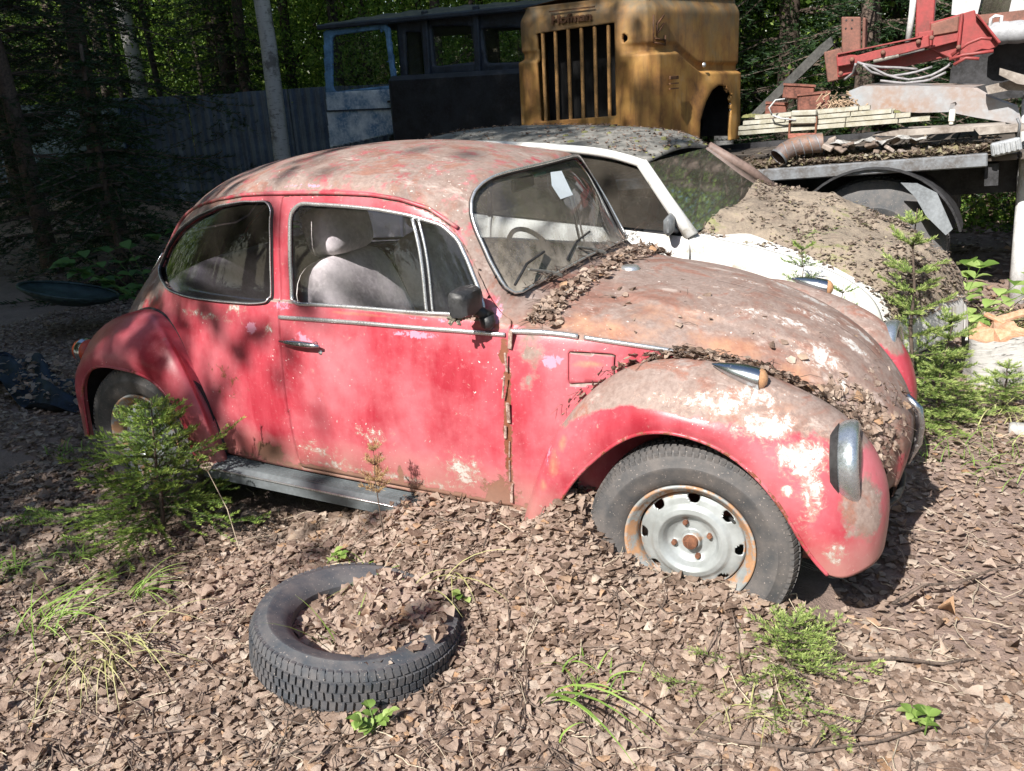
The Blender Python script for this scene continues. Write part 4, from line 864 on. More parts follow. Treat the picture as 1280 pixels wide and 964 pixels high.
def spruce(name, label, loc, h, spread, whorls, per, nl, nw, mat, seed, lean=(0, 0), sub=7, droop=.15, lowest=.12, cat='spruce sapling', group=None, tw=.010, br=6, zdir=.25, dens=1.0, order2=True):
    rng = np.random.default_rng(seed); t = thing(name, label, cat, loc, group=group)
    tr = [np.array([lean[0]*u+rng.normal(0, .01)*h*(u > 0), lean[1]*u, h*u]) for u in np.linspace(0, 1, 7)]
    tb_ = MB().tube([tuple(p) for p in tr], [tw*(1-.85*u) for u in np.linspace(0, 1, 7)], 8)
    A, Bq, tv, wood = [], [], [], MB()
    for wi in range(whorls):
        u = lowest+(1-lowest)*(wi+.3*rng.random())/whorls; base = np.array([lean[0]*u, lean[1]*u, h*u]); L0 = spread*(1-u)**.8*(.75+.35*rng.random())+.04*h
        for k in range(br):
            az = 2*math.pi*(k+rng.random()*.7)/br+wi*.9; L = L0*rng.uniform(.6, 1.1); d0 = np.array([math.cos(az), math.sin(az), zdir+rng.normal(0, .1)+.5*u]); pts = [base]; n = 6
            for i in range(n): d0 = d0+np.array([0, 0, -droop*.5 if i < 3 else droop*.35])+rng.normal(0, .05, 3); d0 /= np.linalg.norm(d0); pts.append(pts[-1]+d0*L/n)
            wood.tube([tuple(p) for p in pts], [tw*.38*(1-u*.5)*(1-.8*i/n) for i in range(n+1)], 4, cap=False)
            for i in range(n):
                A.append(pts[i]); Bq.append(pts[i+1]); tv.append((i+1)/n*.6)
                if i >= 1 and order2:
                    for sg in (-1, 1):
                        for q in range(max(1, sub//5)):
                            T = pts[min(i+1, n)]-pts[i]; T = T/(np.linalg.norm(T)+1e-9); side = np.cross(T, [0, 0, 1])*sg; d2 = T*.75+side*rng.uniform(.6, 1.0)+np.array([0, 0, rng.normal(-.05, .12)]); d2 /= np.linalg.norm(d2)
                            l2 = L*.42*(1-i/(n+1.5))*rng.uniform(.6, 1.15); p0 = pts[i]+(pts[i+1]-pts[i])*rng.random() if i < n else pts[i]; pm = p0+d2*l2*.55; pe = pm+(d2*.8+T*.35+np.array([0, 0, -.1*droop]))*l2*.5
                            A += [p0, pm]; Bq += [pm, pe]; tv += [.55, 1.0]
    A = np.array(A); Bq = np.array(Bq); tv = np.array(tv)
    tb_.build('trunk', M_bark, t, True); b = wood.build('branches', M_bark, t, fix=False)
    needle_mesh('needles', A, Bq, per*dens, nl, nw, mat, t, rng, tv)
    return t
# small spruces and seedlings
def gz(x, y): return float(G(x, y))
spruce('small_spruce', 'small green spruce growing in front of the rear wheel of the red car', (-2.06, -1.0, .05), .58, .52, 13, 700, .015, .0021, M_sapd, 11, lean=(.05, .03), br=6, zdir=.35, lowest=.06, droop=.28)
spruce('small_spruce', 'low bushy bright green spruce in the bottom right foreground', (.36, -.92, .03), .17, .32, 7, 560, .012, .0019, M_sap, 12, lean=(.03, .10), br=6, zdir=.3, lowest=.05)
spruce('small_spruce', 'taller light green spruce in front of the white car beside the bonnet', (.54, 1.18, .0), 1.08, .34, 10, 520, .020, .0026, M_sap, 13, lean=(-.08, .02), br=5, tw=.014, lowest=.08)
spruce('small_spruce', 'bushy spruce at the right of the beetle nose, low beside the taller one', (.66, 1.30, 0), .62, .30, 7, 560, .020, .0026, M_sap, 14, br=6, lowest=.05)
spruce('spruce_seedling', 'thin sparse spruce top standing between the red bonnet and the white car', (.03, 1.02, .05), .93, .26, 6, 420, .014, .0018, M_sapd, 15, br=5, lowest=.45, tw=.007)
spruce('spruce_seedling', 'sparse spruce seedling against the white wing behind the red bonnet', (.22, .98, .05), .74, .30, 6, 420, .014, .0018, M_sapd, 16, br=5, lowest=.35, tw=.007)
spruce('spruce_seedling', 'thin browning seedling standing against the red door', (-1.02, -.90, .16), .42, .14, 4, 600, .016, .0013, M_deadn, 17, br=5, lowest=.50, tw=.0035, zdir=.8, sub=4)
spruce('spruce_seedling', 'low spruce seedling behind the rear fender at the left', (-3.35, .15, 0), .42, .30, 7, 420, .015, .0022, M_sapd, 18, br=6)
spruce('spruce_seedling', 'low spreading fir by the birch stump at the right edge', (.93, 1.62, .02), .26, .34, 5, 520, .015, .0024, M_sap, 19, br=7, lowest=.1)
# grass tufts
M_grass = nmat('grass_blades', (.10, .17, .035), (.20, .33, .06), (.36, .48, .14), .25)
M_grassd = nmat('pale_dry_grass', (.30, .30, .12), (.42, .42, .18), (.55, .50, .30), .2)
def grass(name, label, loc, n, L, wd, seed, mat=None, droop=1.0, dirs=None, spreadr=.03, cat='grass tuft', up=1.0):
    rng = random.Random(seed); V = []; F = []; cv = []
    for _ in range(n):
        az = rng.uniform(0, 6.28) if dirs is None else rng.gauss(dirs[0], dirs[1]); p = Vector((rng.gauss(0, spreadr), rng.gauss(0, spreadr), 0)); d = Vector((math.cos(az)*.5, math.sin(az)*.5, up*rng.uniform(.7, 1.3))).normalized(); l = L*rng.uniform(.5, 1.1); s = Vector((-math.sin(az), math.cos(az), 0)); N_ = 7; o = len(V); w0 = wd*rng.uniform(.7, 1.2); c0 = rng.random()
        for i in range(N_+1):
            u = i/N_; w = w0*(1-u**1.8)*.5+.0002; V += [tuple(p-s*w), tuple(p+s*w+Vector((0, 0, w*.6)))]; cv += [c0*.6+u*.4]*2
            d = (d+Vector((math.cos(az)*.10, math.sin(az)*.10, -.20))*droop).normalized(); p = p+d*l/N_; p.z = max(p.z, .012+.01*rng.random())
        for i in range(N_): F.append((o+2*i, o+2*i+1, o+2*i+3, o+2*i+2))
    ob = mkmesh(name, V, F, mat or M_grass, attr={'lc': np.array(cv)}); ob.location = loc; return tag(ob, label, cat)
grass('grass_tuft', 'bright green grass tuft below the red door', (-1.02, -1.0, gz(-1.02, -1.0)), 60, .17, .0042, 1, up=.9, spreadr=.035)
grass('grass_tuft', 'narrow green grass growing from the leaves in the bottom centre', (-.14, -1.15, .04), 18, .15, .005, 2, dirs=(1.2, 1.1), spreadr=.07)
grass('grass_tuft', 'long green grass blade arching at the bottom edge in the centre', (-.20, -1.28, .05), 4, .42, .008, 3, dirs=(-.35, .18), droop=1.2, spreadr=.01)
grass('grass_tuft', 'long thin grass bent over the leaves in the left foreground', (-1.62, -1.66, .04), 34, .42, .0042, 4, dirs=(-.35, .5), mat=M_grassd, spreadr=.06)
grass('grass_tuft', 'green and straw coloured grass at the far left of the foreground', (-1.95, -1.62, .03), 26, .32, .0046, 5, dirs=(.6, .9), spreadr=.05)
grass('grass_tuft', 'green grass tuft in the shade at the left edge', (-2.42, -1.42, .02), 44, .17, .006, 6, spreadr=.05)
grass('grass_tuft', 'thin arching grass in front of the small spruce', (-1.80, -1.36, .03), 14, .30, .0042, 7, dirs=(.7, .5), spreadr=.02)
grass('grass_tuft', 'green blades growing up through the old tyre', (-.84, -1.40, .05), 7, .30, .0055, 8, dirs=(2.6, .9), up=1.6, droop=.75, spreadr=.02)
grass('grass_tuft', 'bleached grass blades lying over the old tyre', (-.72, -1.0, .15), 7, .30, .004, 9, dirs=(-.2, .5), mat=M_grassd, spreadr=.04)
grass('grass_tuft', 'long grass hanging over by the white post', (.90, 3.0, .05), 40, .55, .008, 10, spreadr=.08, mat=M_grassd)
grass('grass_tuft', 'grass and dry stalks beside the nose of the red car', (.86, .95, .03), 60, .22, .004, 20, spreadr=.16)
grass('grass_tuft', 'pale grass at the right edge below the stump', (1.05, 1.35, .03), 70, .25, .004, 21, spreadr=.15, mat=M_grassd)
grass('grass_tuft', 'dry grass in the bottom right beside the fir', (.30, -1.10, .03), 14, .20, .004, 22, mat=M_grassd, spreadr=.03)
for k_, (x_, y_, z_) in enumerate(((-.05, 1.62, .86), (.22, 1.55, .80), (.10, 1.95, .86))): grass('grass_tuft', ('short grass sprouting from the middle of the moss heap on the white car', 'short grass sprouting near the nose of the white car bonnet', 'short grass sprouting at the far side of the white car bonnet')[k_], (x_, y_, z_), 26, .11, .003, 60+k_, spreadr=.06)
grass('grass_tuft', 'dark grass in the shade beneath the rear fender', (-3.0, -.35, .02), 60, .22, .005, 23, spreadr=.14)
for k, (x, y) in enumerate(((-2.75, -1.15), (-3.3, -.55), (-2.3, -1.25))): grass('grass_tuft', ('small dark grass patch at the left of the small spruce', 'dark grass patch in the shade farther left on the leaves', 'small grass patch just left of the arching grass')[k], (x, y, .02), 24, .12, .005, 30+k, spreadr=.05)
# broadleaf plants
M_broad = nmat('broad_green_leaves', (.09, .17, .03), (.24, .36, .09), (.42, .53, .19), .35)
M_broadd = nmat('shade_coloured_green_leaves', (.03, .08, .02), (.06, .14, .03), (.12, .22, .05), .3)  # darker copy of the broad leaf green, shade put into the colour
def broad(label, loc, stems, L, ls, seed, mat=None, pairs=3, name='leafy_plant', cat='plant', az0=None, h=1.0):
    rng = np.random.default_rng(seed); t = thing(name, label, cat, loc); st = MB(); V, F, cv = [], [], []
    def leaf(p, az, s):
        el = rng.uniform(-.2, .45); d = Vector((math.cos(az)*math.cos(el), math.sin(az)*math.cos(el), math.sin(el))); sd = Vector((-math.sin(az), math.cos(az), rng.uniform(-.3, .3))).normalized(); nn = d.cross(sd); c = float(rng.random()); o = len(V); p = Vector(p)
        for i, w in enumerate((.02, .30, .40, .30, .02)):
            u = i/4; q = p+d*s*u-nn*(-.12*s*math.sin(u*3.1))
            V.extend([tuple(q-sd*s*w+nn*s*w*.25), tuple(q), tuple(q+sd*s*w+nn*s*w*.25)]); cv.extend([c]*3)
        for i in range(4):
            for k in range(2): F.append((o+i*3+k, o+i*3+k+1, o+(i+1)*3+k+1, o+(i+1)*3+k))
    for s_ in range(stems):
        az = (az0 if az0 is not None else rng.uniform(0, 6.28))+rng.normal(0, .5); d = Vector((math.cos(az)*.45, math.sin(az)*.45, h)).normalized(); p = Vector((rng.normal(0, .01), rng.normal(0, .01), 0)); pts = [tuple(p)]
        for i in range(pairs+1):
            d = (d+Vector((math.cos(az)*.12, math.sin(az)*.12, -.06))).normalized(); p = p+d*L/(pairs+1); pts.append(tuple(p))
            for sg in (-1, 1): leaf(p, az+sg*rng.uniform(.6, 1.3), ls*rng.uniform(.7, 1.1))
        leaf(p, az, ls*1.1); st.tube(pts, [.0022]*len(pts), 5)
    st.build('stems', M_grass, t, fix=False); mkmesh('leaves', V, F, mat or M_broad, t, attr={'lc': np.array(cv)}); return t
broad('small bright green leafy plant beside the old tyre', (-.60, -1.56, .03), 4, .06, .032, 1, pairs=2)
broad('light green low plant with round leaves at the bottom right', (.76, -.95, .03), 3, .05, .036, 2, pairs=1)
broad('young sapling with toothed green leaves by the white post', (.68, 2.85, .05), 4, .55, .13, 3, pairs=4, name='leafy_sapling', cat='sapling', az0=.3, h=.8)
broad('tiny green sprout by the rear edge of the door', (-1.20, -.98, .10), 2, .06, .035, 4, pairs=1)
broad('single pale round leaf sprout below the front fender', (-.62, -1.0, .10), 1, .05, .035, 5, pairs=1)
broad('shaded bramble leaves at the left beyond the car', (-3.9, 1.3, 0), 9, .75, .11, 6, M_broadd, pairs=4)
broad('dark broadleaf plant in the shade at the far left', (-5.0, 1.6, 0), 9, .8, .12, 7, M_broadd, pairs=4)
broad('small green plant at the foot of the flatbed wheel', (.42, 2.55, .05), 7, .60, .07, 8, pairs=4)
# dry umbel at the rear wheel
um = MB(); um.tube([(-1.66, -.98, .05), (-1.70, -.97, .22), (-1.78, -.96, .36)], [.002, .0018, .0012], 5)
for a in np.linspace(0, 6.28, 14): um.tube([(-1.78, -.96, .36), (-1.78+.022*math.cos(a), -.96+.022*math.sin(a), .385)], .0009, 4).box((-1.78+.022*math.cos(a), -.96+.022*math.sin(a), .387), (.007, .007, .003))
tag(um.build('dry_umbel', M_straw), 'dried umbel flower on a thin stalk beside the small spruce', 'dry flower')

# ---------------------------------------------------------------- old tyre on the ground
ot = thing('old_tyre', 'worn studded tyre lying flat in the foreground, half filled with dead leaves', 'tyre', (-.885, -1.255, .075), (R(-4), R(6), R(10)))
tw_ = tyre_mb(.325, .205, .165, 84); tw_.v = [(x, z, -y) for x, y, z in tw_.v]
tyo = tw_.build('tyre_body', M_tyre2, ot, True, auto=30)
r5 = np.random.default_rng(5); n = 1500; rad = .215*np.sqrt(r5.random(n)); an = r5.uniform(0, 6.28, n); lx, ly = rad*np.cos(an), rad*np.sin(an)
hz = .020+.075*sst(lx+ly*.5, -.12, .10)
ex = r5.random(n) < .10; lx = np.where(ex, .27*np.cos(an*.35-.9)*r5.uniform(.8, 1.12, n), lx); ly = np.where(ex, .27*np.sin(an*.35-.9)*r5.uniform(.8, 1.12, n), ly); hz = np.where(ex, .088, hz)
Pl = np.stack([-.885+lx, -1.255+ly, .060+hz-.08*lx*1.2+r5.uniform(0, .02, n)], 1)
tag(deadleaves('leaves_in_tyre', Pl, r5.uniform(.028, .055, n), np.abs(r5.normal(0, .5, n)), M_dleaf, rng=r5), 'dead leaves heaped inside and over the old tyre', 'leaf litter', kind='stuff')
MB().lathe([(0, .085), (.10, .075), (.16, .05), (.205, -.01)], 32, 'z', c=(-.865, -1.245, .03)).build('leaf_mould_heap', M_soil)['kind'] = 'stuff'

# ---------------------------------------------------------------- birch stump, stone, white post, tarp
def birch_mat():
    m = NT('birch_bark'); n = m.noise(3, 6, .7, stretch=(3, 3, .9)); ln = m.noise(8, 6, .75, stretch=(.9, .9, 7))
    c = m.mix(thr(m, ln, .57, .63), m.mix(n, (.36, .35, .33), (.58, .57, .55)), (.045, .04, .038)); c = m.mix(m.math('MULTIPLY', thr(m, m.noise(4, 5, .7), .5, .62), .8), c, (.09, .08, .07))
    m.set(c, .75); m.bump(ln, .5, .01); return m.mat
M_birch = birch_mat()
M_cut = simple('fresh_split_orange_wood', (.50, .33, .22), .8, 0, .3, 30, .5, (.38, .19, .10))
def stump(label, c, r, h, seed, wood=True):
    rng = np.random.default_rng(seed); t = thing('birch_stump', label, 'stump', c, (R(6), R(-8), 0)); n = 28; rr = r*(1+.10*np.sin(np.arange(n)*.9+seed)+.05*rng.normal(0, 1, n)); a = np.arange(n)*2*math.pi/n; m = MB(); v = []
    for z, k in ((0, 1.12), (h*.3, 1.02), (h*.7, 1.0), (h, .98)): v += [(rr[i]*k*math.cos(a[i]), rr[i]*k*math.sin(a[i]), z+(rng.normal(0, .012) if z == h else 0)) for i in range(n)]
    m.add(v, [(j*n+i, j*n+(i+1) % n, (j+1)*n+(i+1) % n, (j+1)*n+i) for j in range(3) for i in range(n)]); m.build('bark', M_birch, t, True)
    v2 = v[-n:]; w = MB(); ctr = [(rr[i]*.5*math.cos(a[i]), rr[i]*.5*math.sin(a[i]), h+rng.uniform(-.03, .02)) for i in range(n)]
    w.add(v2+ctr+[(0, 0, h+.02)], [(i, (i+1) % n, n+(i+1) % n, n+i) for i in range(n)]+[(n+i, n+(i+1) % n, 2*n) for i in range(n)]); w.build('cut_face', M_cut, t)
    return t
stump('pale birch stump with split orange wood on top near the right edge', (.90, 2.12, .0), .155, .30, 3)
stump('second birch chunk behind the stump at the right edge', (1.12, 2.38, .0), .12, .22, 8)
sb_ = MB().box((.93, 2.30, .33), (.20, .05, .03), (.2, -.25, .5), bev=.008).box((.86, 2.24, .33), (.12, .03, .02), (.2, .3, -.4), bev=.005).build('split_wood', M_cut); tag(sb_, 'splintered orange wood lying on top of the birch stump', 'wood')
st_ = MB(); cushion((1.0, 1.35, .04), (.09, .07, .05)).build('pale_stone', simple('pale_stone', (.50, .48, .46), .85, 0, .3, 15)); tag(bpy.data.objects['pale_stone'], 'pale stone on the ground below the birch stump', 'stone')
wp = thing('white_post', 'white painted post standing at the right edge of the picture', 'post', (1.02, 3.85, 0))
MB().tube([(0, 0, -.05), (-.03, 0, .5), (-.06, .0, 1.05), (-.09, 0, 1.42)], [.062, .055, .052, .050], 20).build('post_shaft', simple('flaking_white_paint', (.72, .73, .74), .6, 0, .15, 12, .3, (.50, .50, .50)), wp, True)
MB().tube([(-.09, 0, 1.42), (-.10, 0, 1.46)], [.054, .03], 20).build('post_cap', simple('grey_zinc', (.42, .44, .46), .45, .6, .2, 20), wp, True)
tv = []; rt = np.random.default_rng(4); na_, nb_ = 26, 12
for j in range(nb_):
    for i in range(na_): u, v = i/(na_-1), j/(nb_-1); tv.append((-5.6+u*1.9+.1*math.sin(v*5), -.02+v*.42+.12*math.sin(u*6), -.02+.12*abs(math.sin(u*9+v*4))*abs(math.sin(v*7+u*3))+rt.uniform(0, .02)))
tp = mkmesh('blue_tarpaulin', tv, [(j*na_+i, j*na_+i+1, (j+1)*na_+i+1, (j+1)*na_+i) for j in range(nb_-1) for i in range(na_-1)], simple('dark_blue_tarpaulin', (.016, .032, .062), .7, 0, .5, 8, .3)); tag(tp, 'crumpled dark blue tarpaulin on the shaded ground at the left edge', 'tarpaulin')
rtp = np.random.default_rng(14); nt_ = 420; ux = rtp.uniform(-5.6, -3.7, nt_); uy = rtp.uniform(-.1, .5, nt_)
tag(deadleaves('leaves_on_tarpaulin', np.stack([ux, uy, .03+rtp.uniform(0, .07, nt_)], 1), rtp.uniform(.03, .06, nt_), np.abs(rtp.normal(0, .4, nt_)), M_dleaf, rng=rtp), 'dead leaves lying over the dark blue tarpaulin', 'leaf litter', kind='stuff')
ds = thing('old_dish', 'dark round metal dish lying in the shade at the left', 'dish', (-5.6, 1.25, .22), (R(-12), R(8), 0))
MB().lathe([(0, .0), (.15, .02), (.30, .06), (.36, .10), (.37, .09), (.30, .05), (.15, 0)], 40, 'z').build('dish_body', simple('dark_teal_metal', (.05, .085, .09), .5, .3, .4, 12), ds, True)
MB().tube([(.36*math.cos(a), .36*math.sin(a), .10) for a in np.linspace(0, 2*math.pi, 48, endpoint=False)], .012, 6, True).build('dish_rim', simple('dark_teal_metal', (.05, .085, .09)), ds, True)
# ---------------------------------------------------------------- white saloon car behind the beetle
M_white = (lambda m: (m.set(m.mix(thr(m, m.noise(9, 7, .7), .56, .66), m.mix(m.noise(3, 4), (.56, .56, .54), (.68, .68, .66)), (.40, .37, .31)), .45, spec=.4), m.bump(m.noise(30, 5), .12, .002), m.mat)[-1])(NT('dirty_white_paint'))
def mossmat():
    m = NT('moss_and_needle_litter'); n = m.mix(.5, m.noise(7, 8, .72), m.noise(2.2, 5, .65, dist=.6)); n = m.math('MULTIPLY_ADD', m.math('SUBTRACT', n, .5), 1.5, .52); c = m.ramp(n, [(.26, (.07, .055, .042)), (.42, (.19, .15, .12)), (.54, (.25, .205, .16)), (.62, (.31, .25, .195)), (.70, (.22, .23, .09)), (.82, (.34, .33, .18))])
    m.set(m.mix(m.math('MULTIPLY', thr(m, m.noise(70, 5, .7), .45, .65), .6), c, (.34, .28, .21)), .95); m.bump(m.noise(50, 6, .75), .9, .015); return m.mat
M_moss = mossmat()
sal = thing('white_saloon', 'abandoned white saloon car with mossy roof and litter covered bonnet, behind the red car', 'car')
HS = Surf(np.swapaxes(np.array([
 [(-.62,1.36,.40),(-.61,1.38,.80),(-.60,1.45,.885),(-.46,1.95,.94),(-.33,2.42,.93),(-.31,2.48,.45)],
 [(-.30,1.28,.40),(-.29,1.30,.755),(-.27,1.38,.845),(-.12,1.87,.905),(.02,2.32,.88),(.04,2.38,.45)],
 [(.00,1.20,.40),(.01,1.22,.70),(.03,1.30,.790),(.18,1.76,.85),(.31,2.16,.82),(.34,2.22,.42)],
 [(.22,1.14,.38),(.23,1.16,.62),(.25,1.23,.710),(.42,1.65,.77),(.54,1.98,.73),(.57,2.05,.40)],
 [(.34,1.14,.35),(.35,1.16,.50),(.37,1.22,.570),(.56,1.60,.62),(.68,1.88,.60),(.71,1.94,.38)],
 [(.38,1.14,.22),(.39,1.16,.28),(.41,1.21,.32),(.60,1.59,.34),(.72,1.87,.33),(.74,1.92,.28)]]), 0, 1))
V, Q, _, A, B = cutgrid(HS, np.linspace(0, 5, 70), np.linspace(0, 5, 70), [])
out = np.tile([0, -.3, 1.], (len(V), 1)); Q = orient(V, Q, out); cb = B[Q].mean(1)
for nm, sel in (('front_wing', cb < 2.0), ('bonnet', (cb >= 2.0) & (cb < 4.0)), ('front_wing', cb >= 4)):
    v, q = compact(V, Q[sel]); v, q = skirt(v, q, .012, .003); mkmesh(nm, v, q, M_white, sal)
def wp_(a, b, r): return a+(b-a)*r
NA = [(-.90, 1.50, 1.255), (-1.10, 1.55, 1.30), (-1.40, 1.62, 1.328), (-1.90, 1.74, 1.345), (-2.40, 1.86, 1.345), (-2.85, 1.97, 1.31), (-3.2, 2.06, 1.22)]
FA = [(-.74, 2.18, 1.280), (-.92, 2.40, 1.33), (-1.2, 2.55, 1.362), (-1.65, 2.72, 1.378), (-2.15, 2.84, 1.378), (-2.6, 2.95, 1.34), (-2.95, 3.04, 1.25)]
RT = [[NA[i], tuple(wp_(np.array(NA[i]), np.array(FA[i]), .33)+[0, 0, .030]), tuple(wp_(np.array(NA[i]), np.array(FA[i]), .66)+[0, 0, .034]), FA[i]] for i in range(7)]
RS = Surf(np.swapaxes(np.array(RT), 0, 1))
V, Q, _, A, B = cutgrid(RS, np.linspace(0, 6, 60), np.linspace(0, 3, 34), []); Q = orient(V, Q, np.tile([0, 0, 1.], (len(V), 1)))
V, Q = skirt(V, Q, .02); mkmesh('roof', V, Q, simple('black_mossy_roof_paint', (.075, .075, .07), .8, 0, .8, 14, .5, (.24, .23, .21)), sal)
nap = np.array(NA); rl = [tuple(p+np.array([.0, -.012, -.008])) for p in RS(np.linspace(0, 5.6, 40), np.zeros(40))]
MB().tube(rl, .030, 10, flat=.8).build('roof_rail', M_white, sal, True)
MB().tube([(-.60, 1.40, .885), (-.75, 1.43, 1.07), (-.905, 1.49, 1.25)], [.040, .034, .032], 8).build('windscreen_pillar', M_white, sal, True)
MB().tube([(-.33, 2.42, .95), (-.53, 2.30, 1.13), (-.74, 2.18, 1.275)], .028, 8).build('windscreen_pillar', simple('brown_faded_pillar', (.20, .14, .12), .6, 0, .3, 10), sal, True)
M_sglass = glass_mat('dusty_saloon_glass', (.35, .40, .42), .16)
MB().add([(-.60, 1.42, .90), (-.34, 2.41, .955), (-.735, 2.17, 1.272), (-.895, 1.51, 1.245)], [(0, 1, 2, 3)]).build('windscreen', M_sglass, sal)
MB().add([(-.64, 1.405, .90), (-.93, 1.50, 1.22), (-1.12, 1.55, 1.265), (-1.40, 1.62, 1.295), (-1.95, 1.745, 1.31), (-1.95, 1.68, .93)], [(0, 1, 2, 3, 4, 5)]).build('door_window', M_sglass, sal)
MB().add([(-1.99, 1.70, .93), (-1.99, 1.755, 1.31), (-2.4, 1.85, 1.305), (-2.9, 1.90, .95)], [(0, 1, 2, 3)]).build('door_window', M_sglass, sal)
MB().tube([(-1.97, 1.69, .92), (-1.97, 1.75, 1.32)], .022, 6).build('middle_pillar', M_black, sal, True)
BS = Surf([[(-.62, 1.38, .885), (-1.3, 1.54, .905), (-2.0, 1.70, .92), (-2.8, 1.88, .93), (-3.5, 2.04, .90)], [(-.60, 1.34, .78), (-1.3, 1.49, .80), (-2.0, 1.66, .81), (-2.8, 1.84, .82), (-3.55, 2.02, .80)], [(-.62, 1.33, .45), (-1.3, 1.48, .45), (-2.0, 1.65, .45), (-2.8, 1.84, .45), (-3.55, 2.02, .45)], [(-.62, 1.40, .20), (-1.3, 1.55, .20), (-2.0, 1.72, .2), (-2.8, 1.9, .2), (-3.5, 2.07, .2)]])
for a0, a1, nm in ((0, 1.93, 'door'), (1.95, 2.9, 'door'), (2.92, 4, 'rear_wing')):
    V, Q, _, A, B = cutgrid(BS, np.linspace(a0, a1, 30), np.linspace(0, 3, 24), []); Q = orient(V, Q, np.tile([-.2, -1., 0], (len(V), 1))); V, Q = skirt(V, Q, .015, .002); d_ = mkmesh(nm, V, Q, M_white, sal)
MB().prism([(0, 0), (1.1, 0), (1.1, .6), (0, .6)], (-.02, .01, 0), (-3.50, 2.04, .30), (.28, .95, 0)).build('tail_panel', M_white, sal)
MB().add([(-3.2, 2.06, 1.2), (-2.95, 3.04, 1.24), (-3.25, 3.1, .95), (-3.5, 2.05, .90)], [(0, 1, 2, 3)]).build('rear_window', M_sglass, sal)
far = [tuple(np.array(p)+np.array([.28, 1.02, .0])) for p in [(-.62, 1.40, .885), (-1.3, 1.54, .905), (-2.0, 1.70, .92), (-2.8, 1.88, .93), (-3.5, 2.04, .90)]]
MB().add(far+[(p[0], p[1], .25) for p in far], [(i, i+1, i+6, i+5) for i in range(4)]).build('far_side', M_white, sal)
MB().box((-1.6, 2.1, .35), (2.6, 1.0, .05), (0, 0, R(-13))).build('floor_pan', M_dark, sal)
MB().box((-.70, 1.93, .86), (.22, .98, .12), (0, 0, R(-13)), bev=.03).build('dashboard', M_dark, sal)
for y in (-.24, .24): cushion((-1.45-y*.2, 2.12+y, .86), (.16, .42, .55), R(-12)).build('seat_backrest', M_dark, sal, True)
MB().tube([tuple(Vector((-.98, 2.45, .93))+Matrix.Rotation(R(60), 3, 'Y') @ Vector((.18*math.cos(a), .18*math.sin(a), 0))) for a in np.linspace(0, 6.283, 32, endpoint=False)], .01, 6, True).build('steering_wheel', M_black, sal, True)
mm = MB(); mm.box((-.70, 1.335, .955), (.05, .16, .10), (0, 0, .2), bev=.02).tube([(-.68, 1.40, .91), (-.70, 1.36, .93)], .014, 8); mm.build('door_mirror', simple('grey_mirror_shell', (.16, .17, .18), .5, 0, .2, 10), sal, True, auto=40)
for (x, y) in ((.02, 1.30), (-2.75, 1.95), (.22, 2.1), (-2.5, 2.85)):
    w = bpy.data.objects.new('wheel', None); C.objects.link(w); w.parent = sal; w.location = (x, y, .27); w.rotation_euler = (0, 0, R(-13)+(math.pi if y > 2 and x > -2.6 and (x, y) != (-2.75, 1.95) else 0))
    a_ = tyre_mb(.29, .18, .16, 40, lugs=False).build('tyre', M_tyre2, w, True); MB().lathe([(0, -.02), (.08, -.03), (.15, -.02), (.182, -.05), (.182, .05)], 32).build('rim', M_rust, w, True)
# litter heap on the saloon's bonnet and roof
V, Q, _, A, B = cutgrid(HS, np.linspace(-.0, 4.4, 130), np.linspace(2.05, 4.3, 90), [])
wl_ = sst(A, 4.4, 3.9)*sst(B, 2.05, 2.4)*sst(B, 4.3, 4.0); bumpy = .5+.5*fbm(V[:, 0], V[:, 1], 8, 5, 7, .6)
edge_ = sst(B-2.05-.30*fbm(V[:, 0], V[:, 1]*0, 9, 3, 6), 0, .25)
V = V+np.array([0, 0, 1.])*((.008+.075*np.clip(bumpy, 0, 1.5)**1.6+.06*np.exp(-(A/.7)**2)*sst(B, 2.2, 3.2))*wl_*edge_-.006*(1-edge_*wl_))[:, None]
V[:, 0] -= .20*np.exp(-(A/.6)**2)*sst(B, 2.8, 3.8)*.6
Q = orient(V, Q, np.tile([0, 0, 1.], (len(V), 1))); hp_ = mkmesh('moss_heap', V, Q, M_moss); tag(hp_, 'mossy heap of needles and leaf mould covering the bonnet of the white car', 'moss', kind='stuff')
pw_ = np.clip(.5+fbm(V[:, 0], V[:, 1], 33, 4, 9, .6), .03, 3)**2; i = np.random.default_rng(3).choice(len(V), 3200, p=pw_/pw_.sum()); r8 = np.random.default_rng(8)
tag(deadleaves('leaves_on_white_car', V[i]+np.array([0, 0, .006])+r8.uniform(0, .01, (3200, 3)), r8.uniform(.008, .030, 3200), np.abs(r8.normal(0, .4, 3200)), leafmat('grey_brown_litter_scraps', [(0, (.12, .09, .07)), (.5, (.28, .22, .18)), (.85, (.42, .35, .29)), (1, (.36, .34, .18))]), rng=r8, full=False), 'leaf scraps strewn over the bonnet of the white car', 'leaf litter', kind='stuff')
a8, b8 = r8.uniform(0, 5.6, 700), r8.uniform(.1, 3, 700); Xr = RS(a8, b8)
tag(deadleaves('leaves_on_white_roof', Xr+np.array([0, 0, .008]), r8.uniform(.010, .030, 700), np.abs(r8.normal(0, .2, 700)), M_dleaf2, rng=r8, full=False), 'leaves and moss scraps on the dark roof of the white car', 'leaf litter', kind='stuff')
mo = MB(); rm_ = random.Random(5)
for _ in range(34):
    a, b = rm_.uniform(0, 2.2)**1.2, rm_.uniform(.3, 2.9); p = at(RS, a, b); r0 = rm_.uniform(.008, .028); mo.lathe([(0, r0*.35), (r0*.6, r0*.25), (r0, -.004)], 9, 'z', c=p)
